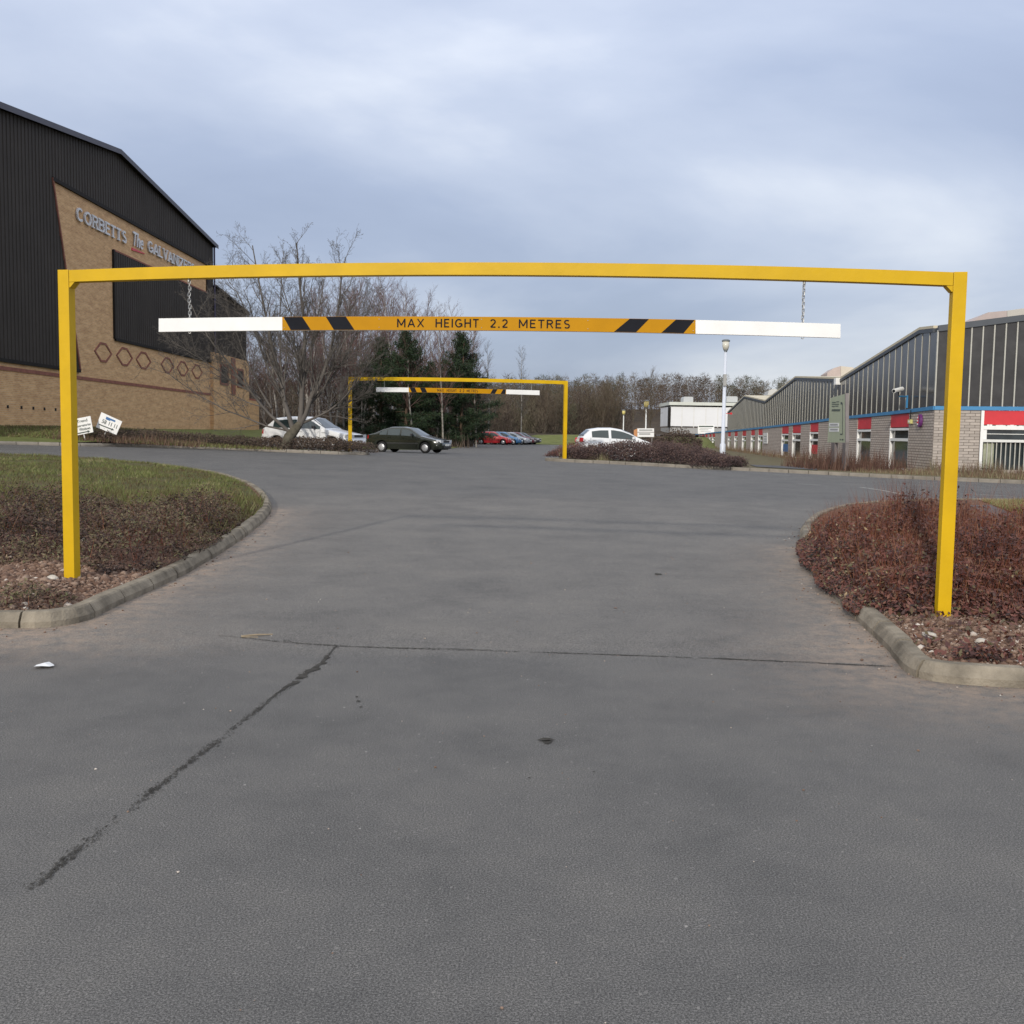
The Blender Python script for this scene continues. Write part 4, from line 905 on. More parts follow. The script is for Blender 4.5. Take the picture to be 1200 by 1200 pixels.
for s0, s1 in spans+[(sEnd, sEnd)]:
    wallpiece(cur, s0, lambda s: basez(s)-.4, lambda s: blz(s)-.05, ns=max(1, int((s0-cur)/6))); cur = s1
for i, (s0, s1) in enumerate(spans):
    sc = (s1+s0)/2; zt = blz(sc)-.05; H_ = zt-basez(sc); wd = s1-s0
    wn = wallpiece(s0+.01, s1-.01, lambda s: basez(s)-.3, lambda s: basez(s)+.15, -.06, .1, M['offwhite'], 'window')
    wallpiece(s0+.005, s1-.005, lambda s: zt-.23*H_, lambda s: zt-.01, -.02, .06, M['red'], 'red_panel').parent = wn
    for (f0, f1, o) in ((.245, .285, .01), (.42, .47, .0)):
        wallpiece(s0+.005, s1-.005, lambda s, f=f1: zt-f*H_, lambda s, f=f0: zt-f*H_, o, .1, M['white'], 'frame').parent = wn
    wallpiece(s1-.09, s1-.003, lambda s: basez(s), lambda s: zt-.24*H_, .015, .12, M['white'], 'frame').parent = wn
    wallpiece(s0+.003, s0+.06, lambda s: basez(s), lambda s: zt-.24*H_, -.01, .1, M['white'], 'frame').parent = wn
    wallpiece(s0+.06, s1-.09, lambda s: basez(s)+.15, lambda s: zt-.285*H_, -.09, .02, M['pane'], 'pane').parent = wn
    if i in (2, 4):
        wallpiece(s0+.3, s1-.3, lambda s: basez(s)+.45, lambda s: basez(s)+1.0, -.07, .015, M['red'] if i == 2 else M['bluelogo'], 'poster').parent = wn
# blue trim
for i in range(len(bl)-1):
    s0, s1 = bs[i], bs[i+1]; wallpiece(s0, s1, lambda s: blz(s)-.05, lambda s: blz(s)+.09, .05, .12, M['blue'], 'blue_trim')
# glazed gables
prof_px = [(1095, 385.6), (1078.5, 387.3), (985, 445), (932.5, 443), (897, 470.6), (872.5, 464.8), (853, 483.5)]
pr = [onA(*p) for p in prof_px]; ps = np.array([sA(p) for p in pr]); pz = np.array([p.z for p in pr])
topz = lambda s: float(np.interp(s, ps, pz))
sG = ps[-1]; step = .95; s = 0.; cuts = sorted(set(list(np.arange(0, sG, step))+[sG]))
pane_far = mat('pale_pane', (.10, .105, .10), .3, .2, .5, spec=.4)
for i in range(len(cuts)-1):
    s0, s1 = cuts[i], cuts[i+1]
    inner = [p for p in ps if s0+.02 < p < s1-.02]; xs = [s0+.05]+inner+[s1-.0]
    mb = MB(org); k = len(xs); fr_ = [pA(q, blz(q)+.1, .0) for q in xs]+[pA(q, topz(q)-.12, .0) for q in xs[::-1]]; mb.prism(fr_, -FN*.03)
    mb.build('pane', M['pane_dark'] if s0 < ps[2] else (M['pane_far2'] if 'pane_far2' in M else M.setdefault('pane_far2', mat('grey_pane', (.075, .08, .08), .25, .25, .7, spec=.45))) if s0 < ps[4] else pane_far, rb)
    mb = MB(org); q = s0+.025; mb.hexa([pA(q-.022, blz(q)+.09, .022), pA(q+.022, blz(q)+.09, .022), pA(q+.022, topz(q)-.1, .022), pA(q-.022, topz(q)-.1, .022)],
                                      [pA(q-.022, blz(q)+.09, -.01), pA(q+.022, blz(q)+.09, -.01), pA(q+.022, topz(q)-.1, -.01), pA(q-.022, topz(q)-.1, -.01)]); mb.build('mullion', M['mullion'], rb)
# fascia along the roof line, roofs behind
M['fascia'] = mat('dark_fascia', (.055, .065, .08), .5, .1, 2)
for i in range(len(ps)-1):
    wallpiece(ps[i], ps[i+1], lambda s: topz(s)-.12, lambda s: topz(s)+.02, .06, .12, M['fascia'], 'fascia')
    a = pA(ps[i], topz(ps[i])+.03, .04); b = pA(ps[i+1], topz(ps[i+1])+.03, .04); dv_ = -FN*26
    mb = MB(org); mb.hexa([a, b, b+dv_, a+dv_], [q+Vector((0, 0, .10)) for q in (a, b, b+dv_, a+dv_)]); mb.build('roof', M['roofcream'], rb)
# end wall of the far unit
mb = MB(org); q0 = pA(sG, 0, 0); mb.prism([pA(sG, basez(sG), 0), pA(sG, basez(sG), -26), pA(sG, topz(sG), -26), pA(sG, topz(sG), 0)], FDIR*.2); mb.build('end_wall', pane_far, rb)
mb = MB(org); mb.prism([pA(sG+.3, 0, -.3), pA(sEnd, 0, -.3), pA(sEnd, 0, -12), pA(sG+.3, 0, -12)], (0, 0, blz(sEnd)-.02)); mb.build('low_annex', M['greyband'], rb)
# ---- near end wall B
BD = Vector((BE[0]-Cn.x, BE[1]-Cn.y, 0)).normalized(); BN = Vector((BD.y, -BD.x, 0))
sB = lambda P: (Vector((P.x, P.y, 0))-Vector((Cn.x, Cn.y, 0))).dot(BD)
def pB(s, z, o=0.): return Vector((Cn.x, Cn.y, 0))+BD*s+BN*o+Vector((0, 0, z))
def boxB(s0, s1, z0, z1, o0, o1, m, nm, parent=rb, zt1=None):
    zt1 = z1 if zt1 is None else zt1
    mb = MB(org); mb.hexa([pB(s0, z0, o1), pB(s1, z0, o1), pB(s1, zt1, o1), pB(s0, z1, o1)], [pB(s0, z0, o0), pB(s1, z0, o0), pB(s1, zt1, o0), pB(s0, z1, o0)]); return mb.build(nm, m, parent)
zbB = Cn.z; sW = sB(onB(1148, 520)); sEB = 8.5
boxB(0, sW, -.3, zbB-.05, -.3, 0, M['mortar'], 'wall_core'); boxB(sW, sEB, -.3, .40, -.3, .02, M['block'], 'block_plinth')
bw, bh = .355, .107
blk = MB(); blk.box((0, 0, 0), (bw-.016, .03, bh-.013)); blkm = blk.mesh('block', .004); 
blkH = MB(); blkH.box((0, 0, 0), (bw/2-.016, .03, bh-.013)); blkHm = blkH.mesh('block', .004)
shades = [mat('concrete_block', (.44*k, .39*k, .345*k), .9, .14, 3, bump=.2, spec=.2, detail=8) for k in (.88, 1.0, 1.08)]
mv = []
for mm in (blkm, blkHm):
    vv = []
    for sh in shades: q = mm.copy(); q.materials.clear(); q.materials.append(sh); vv.append(q)
    mv.append(vv)
rotB = math.atan2(BD.y, BD.x); nrow = int((zbB-.08-.1)/bh)
for r in range(nrow):
    z = zbB-.06-bh*(r+.5); s = 0. if r % 2 else -bw/2
    while s < sW-.05:
        c0, c1 = s, s+bw; half = False
        if c0 < 0: c0 = 0.; half = True
        if c1 > sW: half = True; c1 = min(c0+bw/2, sW)
        if c1-c0 > .1:
            o = bpy.data.objects.new('block', random.choice(mv[1 if half else 0])); COL.objects.link(o); o.parent = rb
            o.location = pB((c0+c1)/2, z, .008+random.uniform(-.003, .003))-org; o.rotation_euler = (0, 0, rotB)
        s += bw
boxB(0.0, sEB, zbB-.05, zbB+.09, -.05, .06, M['blue'], 'blue_trim')
# window bay on B
zz = lambda y: onB(1170, y).z
wn = boxB(sW, sW+.10, .15, zbB-.06, -.1, .05, M['white'], 'window')
boxB(sW+.10, sEB, zz(497.8), zbB-.06, -.08, .02, M['red'], 'red_panel', wn)
boxB(sW+.10, sEB, zz(503.5), zz(499), -.08, .05, M['white'], 'frame', wn)
boxB(sW+.10, sW+.22, zz(515), zz(503.6), -.08, .03, M['white'], 'frame', wn)
boxB(sW+.22, sEB, zz(515), zz(503.6), -.10, -.06, M['pane'], 'pane', wn)
boxB(sW+.22, sEB, zz(509), zz(508.2), -.06, -.02, M['offwhite'], 'frame', wn)
boxB(sW+.10, sEB, zz(518.2), zz(515.1), -.08, .06, M['offwhite'], 'sill', wn)
boxB(sW+.10, sEB, .40, zz(518.3), -.16, -.13, M['pane'], 'pane', wn)
boxB(sW+.16, sW+.52, .45, zz(519.5), -.12, -.10, mat('green_curtain', (.36, .38, .28), .9, .15, 6), 'curtain', wn)
s = sW+.25
while s < sEB-.1:
    boxB(s, s+.035, .35, zz(518.3), -.04, -.005, M['mullion'], 'window_bar', wn); s += .158
# pelmet flakes of old paint under the red panel
for k in range(14):
    s = sW+.2+k*.14+random.uniform(-.05, .05); boxB(s, s+random.uniform(.05, .16), zz(499.2), zz(498.2+random.uniform(-.8, .3)), .0, .022, M['offwhite'], 'paint_flake', wn)
# glazing on B
tb0 = onA(1095, 385.6).z; tb1 = onB(1200, 371.5); stb = sB(tb1); topB = lambda s: tb0+(tb1.z-tb0)*min(s/stb, 1.35)
s = 0.; k = 0
while s < sEB-.3:
    s1 = s+.385
    boxB(s+.02, s1-.02, zbB+.1, topB(s)-.1, -.03, .0, M['pane_dark'], 'pane', rb, topB(s1)-.1)
    boxB(s-.022, s+.022, zbB+.09, topB(s)-.09, -.01, .045, M['mullion'], 'mullion'); s = s1
mb = MB(org); L_ = [0, stb*1.35, sEB]
for a, b in zip(L_[:-1], L_[1:]): boxB(a, b, topB(a)-.14, topB(a)+.08, -.1, .09, M['fascia'], 'fascia') if a > stb else mb.hexa([pB(a, topB(a)-.14, .09), pB(b, topB(b)-.14, .09), pB(b, topB(b)+.08, .09), pB(a, topB(a)+.08, .09)], [pB(a, topB(a)-.14, -.1), pB(b, topB(b)-.14, -.1), pB(b, topB(b)+.08, -.1), pB(a, topB(a)+.08, -.1)])
mb.build('fascia', M['fascia'], rb)
mb = MB(org); mb.hexa([pB(0, topB(0)-.1, -.12), pB(sEB, topB(sEB)-.1, -.12), pB(sEB, topB(sEB)-.1, -14), pB(0, topB(0)-.1, -14)], [pB(0, topB(0)+.02, -.12), pB(sEB, topB(sEB)+.02, -.12), pB(sEB, topB(sEB)+.02, -14), pB(0, topB(0)+.02, -14)]); mb.build('roof', M['fascia'], rb)
# roof ventilators
def ventbox(name, pts_px, Y, depth, m, m2=None):
    P = [at(px, py, Y) for px, py in pts_px]; mb = MB(org); mb.prism(P, (depth*.15, depth, 0)); return mb.build(name, m, rb)
ventbox('roof_vent', [(1136, 378), (1158, 366), (1180, 364), (1180, 382), (1136, 382)], 44, 3, M['pinkvent'])
ventbox('roof_vent', [(1180.3, 364), (1230, 357), (1230, 382), (1180.3, 382)], 44.05, 3, mat('cream_vent', (.50, .47, .42), .7, .06, 1))
ventbox('roof_vent', [(969, 446), (969.5, 437), (978, 431), (985, 429), (985, 446)], 72, 3, M['pinkvent'])
ventbox('roof_vent', [(985.2, 446), (985.2, 429), (1000, 430.5), (1005, 440), (1005, 446)], 72.05, 3, mat('cream_vent', (.56, .51, .44), .7, .06, 1))
ventbox('roof_vent', [(899.5, 463), (901, 457.5), (906, 455.5), (913, 457), (914, 463)], 100, 4, mat('grey_vent', (.48, .48, .47), .6, .06, 1))
# valley outlet
mb = MB(org); p = onA(984.5, 447); mb.box(p+FN*.15, (.25, .35, .35)); mb.build('rain_hopper', M['white'], rb)
# security camera on bracket
p = onA(1066, 466)+FN*.1
cc = thing('security_camera', 'white security camera on a blue bracket high on the factory wall', 'camera', p)
mb = MB(p); mb.box(p+Vector((0, 0, -.16)), (.06, .06, .5)); mb.build('bracket', M['blue'], cc)
q = at(1054, 463.5, p.y-.4); mb = MB(p); mb.tube([p+Vector((0, 0, .04)), Vector((q.x, q.y, p.z+.03))], .03, 8); mb.build('arm', M['blue'], cc)
q0 = at(1047.5, 458.2, p.y-.7); q1 = at(1057.3, 455.6, p.y-.3); mb = MB(p); mb.tube([q0, q1], .085, 10); mb.build('housing', M['white'], cc)
mb = MB(p); mb.tube([(q0+q1)/2+Vector((0, 0, -.05)), Vector((q.x, q.y, p.z+.03))], .02, 6); mb.build('joint', M['claddark'], cc)
mb = MB(p); mb.tube([q0-(q1-q0).normalized()*.02, q0+(q1-q0).normalized()*.02], .06, 10); mb.build('lens', M['black'], cc)
# alarm boxes
p = onA(1080, 493)+FN*.02
al = thing('alarm_box', 'oval purple and red alarm box on the block wall of the near unit', 'alarm', p)
mb = MB(p)
V = [p+FDIR*(.22*math.cos(a))+Vector((0, 0, .25*math.sin(a)))+FN*.0 for a in np.linspace(0, 2*math.pi, 16, endpoint=False)]; mb.prism(V, FN*.09); mb.build('cover', M['purple'], al)
mb = MB(p); mb.prism([p+FDIR*a+Vector((0, 0, b))+FN*.091 for a, b in ((.02, -.12), (.22, -.08), (.22, .1), (.02, .2))], FN*.006); mb.build('badge', M['red'], al)
for dz in (-.13, .0, .12):
    mb = MB(p); mb.prism([p+FDIR*a+Vector((0, 0, dz+b))+FN*.0925 for a, b in ((.06, -.03), (.2, -.03), (.2, .03), (.06, .03))], FN*.008); mb.build('letters', M['white'], al)
p = onA(1068.7, 494)+FN*.02
al2 = thing('junction_box', 'small pale yellow box on the wall below the security camera', 'junction box', p)
mb = MB(p); mb.box(p+FN*.05, (.1, .26, .16)); mb.build('cover', M['paleyel'], al2)
mb = MB(p); mb.box(p+FN*.105, (.02, .12, .08)); mb.build('plate', M['offwhite'], al2)
mb = MB(p); mb.tube([p+Vector((0, 0, .08))+FN*.04, p+Vector((0, 0, .45))+FN*.04], .02, 6); mb.build('cable', M['claddark'], al2)
# white notice on the far unit wall
p = onA(897.5, 513)+FN*.02
nt_ = thing('wall_notice', 'white notice board fixed to the block wall of the second unit', 'notice', p)
mb = MB(p); mb.prism([onA(*q)+FN*.02 for q in ((895.3, 507.5), (900.2, 507.2), (900.2, 519.8), (895.3, 519.8))], FN*.04); mb.build('board', M['offwhite'], nt_)
for yy in (511, 514, 516.5):
    mb = MB(p); mb.prism([onA(*q)+FN*.061 for q in ((896.2, yy), (899.3, yy), (899.3, yy+1.0), (896.2, yy+1.0))], FN*.004); mb.build('print', M['greyband'], nt_)

# ================================================================== WHITE WAREHOUSE beyond
YW = 168.; org = at(830, 512, YW)
wh = thing('white_warehouse', 'long white warehouse with grey base far down the road beside the factory units', 'warehouse', org)
def wq(px0, py0, px1, py1, dY, m, nm, front=0.):
    a = at(px0, py0, YW); b = at(px1, py1, YW); mb = MB(org); mb.hexa([(a.x, YW-front, b.z), (b.x, YW-front, b.z), (b.x, YW-front, a.z), (a.x, YW-front, a.z)], [(a.x, YW+dY, b.z), (b.x, YW+dY, b.z), (b.x, YW+dY, a.z), (a.x, YW+dY, a.z)]); return mb.build(nm, m, wh)
wq(785.6, 476.5, 905, 501, 11, M['whitewall'], 'wall'); wq(785.6, 501.05, 905, 518, 11, M['greyband'], 'base_wall', -.05)
wq(784, 471, 905, 476.4, 11.3, mat('cream_eaves', (.62, .64, .58), .6, .05, 1), 'eaves', .4)
wq(783.9, 477, 785.5, 501, 1, M['claddark'], 'downpipe', .1)
for k in range(7):
    x_ = 799+k*14; wq(x_, 477, x_+.2, 501, .3, M['offwhite'], 'panel_joint', .03)
for (x0, x1, y0) in ((801, 812.5, 465), (851.5, 864.5, 464.5)):
    a = at(x0, 471.2, YW+4); b = at(x1, y0, YW+4); mb = MB(org); dx = (b.x-a.x); mb.prism([(a.x, YW+4, a.z), (b.x, YW+4, a.z), (b.x, YW+4, b.z-.15), (b.x-dx*.08, YW+4, b.z), (a.x+dx*.1, YW+4, b.z), (a.x, YW+4, b.z-.25)], (0, 3, 0)); mb.build('roof_vent', M['greyband'] if 0 else mat('vent_grey', (.45, .46, .46), .6, .05, 1), wh)
# ------------------------------------------------------------------ signs
def flat_sign(name, label, corners_px, Y, m, thick=.04, cat='sign', back=True):
    P = [at(px, py, Y) for px, py in corners_px]; c = sum(P, Vector())/4; t = thing(name, label, cat, (c.x, c.y, min(p.z for p in P)))
    mb = MB(t.location); mb.prism(P, (0, thick, 0)); mb.build('board', m, t); return t, P
# white sign board in front of the warehouse
t, P = flat_sign('warehouse_sign', 'white sign board with dark heading in front of the far warehouse', [(817.8, 498), (837, 497.8), (837, 508.3), (817.8, 508.3)], 140, M['white'])
for k, (y0, y1, x0, x1) in enumerate(((499, 500.4, 819, 836), (501.6, 502.1, 820.5, 834), (503.3, 503.8, 819.5, 830), (505, 505.5, 821, 833))):
    mb = MB(t.location); q = [at(x0, y0, 140), at(x1, y0, 140), at(x1, y1, 140), at(x0, y1, 140)]; mb.prism([p-Vector((0, .02, 0)) for p in q], (0, .015, 0)); mb.build('print', M['textdark'] if k == 0 else M['greyband'], t)
for x_ in (819.5, 835.3):
    a = at(x_, 508.4, 140.1); mb = MB(t.location); mb.box((a.x, 140.15, a.z-.7), (.12, .1, 1.4)); mb.build('post', M['signpost'], t)
# two row direction sign
t, P = flat_sign('direction_sign', 'two row white direction board with an orange end beyond the parked white car', [(747, 502), (766.5, 502), (766.5, 512), (747, 512)], 96, M['white'])
for k, y0 in enumerate((503.2, 507.8)):
    mb = MB(t.location); q = [at(749, y0, 96), at(764.5 if k == 0 else 762, y0, 96), at(764.5 if k == 0 else 762, y0+1.6, 96), at(749, y0+1.6, 96)]; mb.prism([p-Vector((0, .02, 0)) for p in q], (0, .015, 0)); mb.build('print', M['greyband'], t)
mb = MB(t.location); q = [at(747, 506.2, 96), at(766.5, 506.2, 96), at(766.5, 506.8, 96), at(747, 506.8, 96)]; mb.prism([p-Vector((0, .02, 0)) for p in q], (0, .015, 0)); mb.build('joint', M['signpost'], t)
mb = MB(t.location); q = [at(742.8, 504, 96), at(746.9, 502.2, 96), at(746.9, 512, 96), at(742.8, 510.5, 96)]; mb.prism(q, (0, .04, 0)); mb.build('end_panel', M['orange'], t)
for x_ in (749, 764):
    a = at(x_, 512.1, 96.1); mb = MB(t.location); mb.box((a.x, 96.1, a.z-.5), (.1, .08, 1.0)); mb.build('post', M['signpost'], t)
# estate sign (big green board facing the road)
A = at(990.3, 490, 37.0); B = at(971.5, 490, 40.4)
def onS(px, py): return online(px, py, (A.x, A.y), (B.x, B.y))
sgo = onS(981, 545); es = thing('estate_sign', 'large pale green estate sign board on two posts at the kerb by the factory', 'sign', (sgo.x, sgo.y, H(sgo.x, sgo.y)+.1))
nS = Vector((-(B.y-A.y), B.x-A.x, 0)).normalized(); nS = nS if nS.x < 0 else -nS; o_ = es.location
mb = MB(o_); mb.prism([onS(*q) for q in ((990.3, 461.5), (973, 466.5), (969.6, 518.5), (990.5, 518.5))], -nS*.1); mb.build('board', M['signgreen'], es)
mb = MB(o_); mb.prism([onS(*q)+nS*.004 for q in ((990.9, 460.8), (990.3, 461.3), (990.5, 518.6), (991.2, 518.8))], -nS*.12); mb.build('edge_trim', M['signpost'], es)
for q in ((974, 519, 978.2), (987.2, 519, 991.0)):
    a = onS(q[0], q[1]); b = onS(q[2], q[1]); zg = H(a.x, a.y)-.1; mb = MB(o_); mb.prism([a, b, Vector((b.x, b.y, zg)), Vector((a.x, a.y, zg))], -nS*.12); mb.build('post', M['signpost'], es)
def sprint(x0, y0, x1, y1, m, nm='print', d=.006):
    mb = MB(o_); mb.prism([onS(*q)+nS*.002 for q in ((x0, y0), (x1, y0-.0), (x1, y1), (x0, y1))], nS*d); return mb.build(nm, m, es)
for (x0, x1, y0) in ((975.2, 979.5, 471.0), (980.2, 983.5, 470.4), (975, 983.2, 473.2), (975, 978.4, 475.8), (979, 982.5, 475.4), (974.9, 985, 479.6), (974.8, 984.5, 480.9)): sprint(x0, y0, x1, y0+.9, M['textdark'])
sprint(985.3, 471.2, 987, 474.0, M['textdark']); sprint(987.2, 472.5, 987.7, 509, M['textdark']); sprint(984.6, 508.2, 987.2, 509.6, M['textdark']); sprint(984.2, 514.5, 985.4, 516, M['textdark']); sprint(986.5, 514.5, 988.4, 516, M['textdark'])
for (y0, y1) in ((495.6, 500), (501.3, 506)):
    sprint(971.8, y0, 983.2, y1, M['white'], 'plate')
    mb = MB(o_); mb.prism([onS(*q)+nS*.009 for q in ((973.2, y0+1.4), (982, y0+1.4), (982, y0+2.8), (973.2, y0+2.8))], nS*.004); mb.build('print', M['greyband'], es)

# agents' boards stuck in the left verge
def placard(label, corners, Y, lines, stick, arrow, blue=None):
    P = [at(px, py, Y) for px, py in corners]; c = sum(P, Vector())/4; gz = float(flz(np.array(c.x), np.array(Y)))
    t = thing('placard', label, 'placard', (c.x, Y, gz)); o_ = t.location
    def uv(u, v, dy=0.): return (P[0]*(1-u)+P[1]*u)*(1-v)+(P[3]*(1-u)+P[2]*u)*v-Vector((0, dy, 0))
    mb = MB(o_); mb.prism([uv(0, 0), uv(1, 0), uv(1, 1), uv(0, 1)], (0, .02, 0)); bd = mb.build('board', M['white'], t)
    rr = (uv(1, 0)-uv(0, 0)); uu = (uv(0, 0)-uv(0, 1))
    for (s, u0, v0, wd, ht) in lines:
        put_text(s, 'letters', M['textdark'], bd, uv(u0, v0, .006), rr, uu, ht*uu.length, wd*rr.length, .003, ht*uu.length*.018, org=o_)
    u0, u1, v = arrow; h = .035
    mb = MB(o_); mb.prism([uv(u0, v-h, .006), uv(u1-.12, v-h, .006), uv(u1-.12, v-h*2.6, .006), uv(u1, v, .006), uv(u1-.12, v+h*2.6, .006), uv(u1-.12, v+h, .006), uv(u0, v+h, .006)], (0, .004, 0)); mb.build('arrow', M['textdark'], bd)
    if blue:
        a, b, c_, d = blue; mb = MB(o_); mb.prism([uv(a, b, .006), uv(c_, b, .006), uv(c_, d*.8, .006), uv((a+c_)/2, d*.8, .006), uv((a+c_)/2, d, .006), uv(a, d, .006)], (0, .004, 0)); mb.build('emblem', M['bluelogo'], bd)
    m_ = uv(*stick); mb = MB(o_); e = Vector((m_.x-(uu.x/uu.length)*.5, Y+.04, gz-.2)); mb.tube([m_+Vector((0, .04, 0)), e], .018, 6); mb.build('stick', M['offwhite'], t)
placard('white placard with blue emblem and digits above an arrow, leaning to the right', [(118.8, 483), (143.2, 494), (136.3, 509.6), (112.4, 500.6)], 35.6,
        [('58', .17, .60, .20, .24), ('11', .50, .60, .13, .24), ('11', .76, .60, .13, .24)], (.46, .9), (.08, .82, .76), (.28, .12, .72, .30))
placard('white placard lettered Windows with an arrow, half hidden behind the near left post', [(82, 492), (105.8, 487.4), (109.3, 506.4), (86, 511)], 35.2,
        [('Trend', .30, .28, .52, .17), ('Conservatories', .06, .54, .88, .15), ('Windows', .34, .78, .55, .17)], (.5, .9), (.12, .86, .90))

# ------------------------------------------------------------------ lamp posts
def lamp(label, px, ytop, Y, r, head_m, hh=1., pm=None):
    p = at(px, ytop, Y); gz = H(p.x, Y); t = thing('street_lamp', label, 'street lamp', (p.x, Y, gz)); o_ = t.location
    zt = p.z; mb = MB(o_); mb.tube([(p.x, Y, gz-.1), (p.x, Y, gz+.9*1), (p.x, Y, gz+.95), (p.x, Y, zt-.5*hh)], [r*1.5, r*1.5, r, r*.8], 10); mb.build('pole', pm or M['pole'], t, True)
    mb = MB(o_); mb.lathe([(r*.8, -.56*hh), (.07*hh, -.50*hh), (.11*hh, -.46*hh)], (p.x, Y, zt), 12); mb.build('collar', M['lampgrey'], t, True)
    mb = MB(o_); mb.lathe([(.105*hh, -.455*hh), (.15*hh, -.30*hh), (.155*hh, -.10*hh)], (p.x, Y, zt), 14); mb.build('diffuser', head_m, t, True)
    mb = MB(o_); mb.lathe([(.175*hh, -.10*hh), (.18*hh, -.05*hh), (.12*hh, -.01*hh), (.02, 0)], (p.x, Y, zt), 14); mb.build('cap', M['lampgrey'], t, True)
    return t
t = lamp('tall pale blue street lamp with a grey lantern, nearest of the three lamps', 850.8, 397.5, 44., .085, M['lampglass'], 1.0)
o_ = t.location; mb = MB(o_); mb.box((o_.x-.02, 43.9, 3.9), (.14, .1, .5)); mb.build('bracket', M['greyband'], t)
p = at(850, 484.5, 43.9); mb = MB(o_); mb.tube([(o_.x+.08, 43.9, p.z), (o_.x+.3, 43.9, p.z)], .015, 6); mb.lathe([(.05, -.01), (.05, .01)], (o_.x+.3, 43.9, p.z), 12, 'Y'); mb.build('round_sign', M['red'], t)
lamp('slim street lamp with a yellow head standing beyond the parked white hatchback', 757.6, 468.5, 120., .09, M['lampyel'], 1.9, M['offwhite'])
lamp('farthest small street lamp with a yellow head, left of the bare roadside tree', 731, 480, 134., .08, M['lampyel'], 1.4, M['offwhite'])

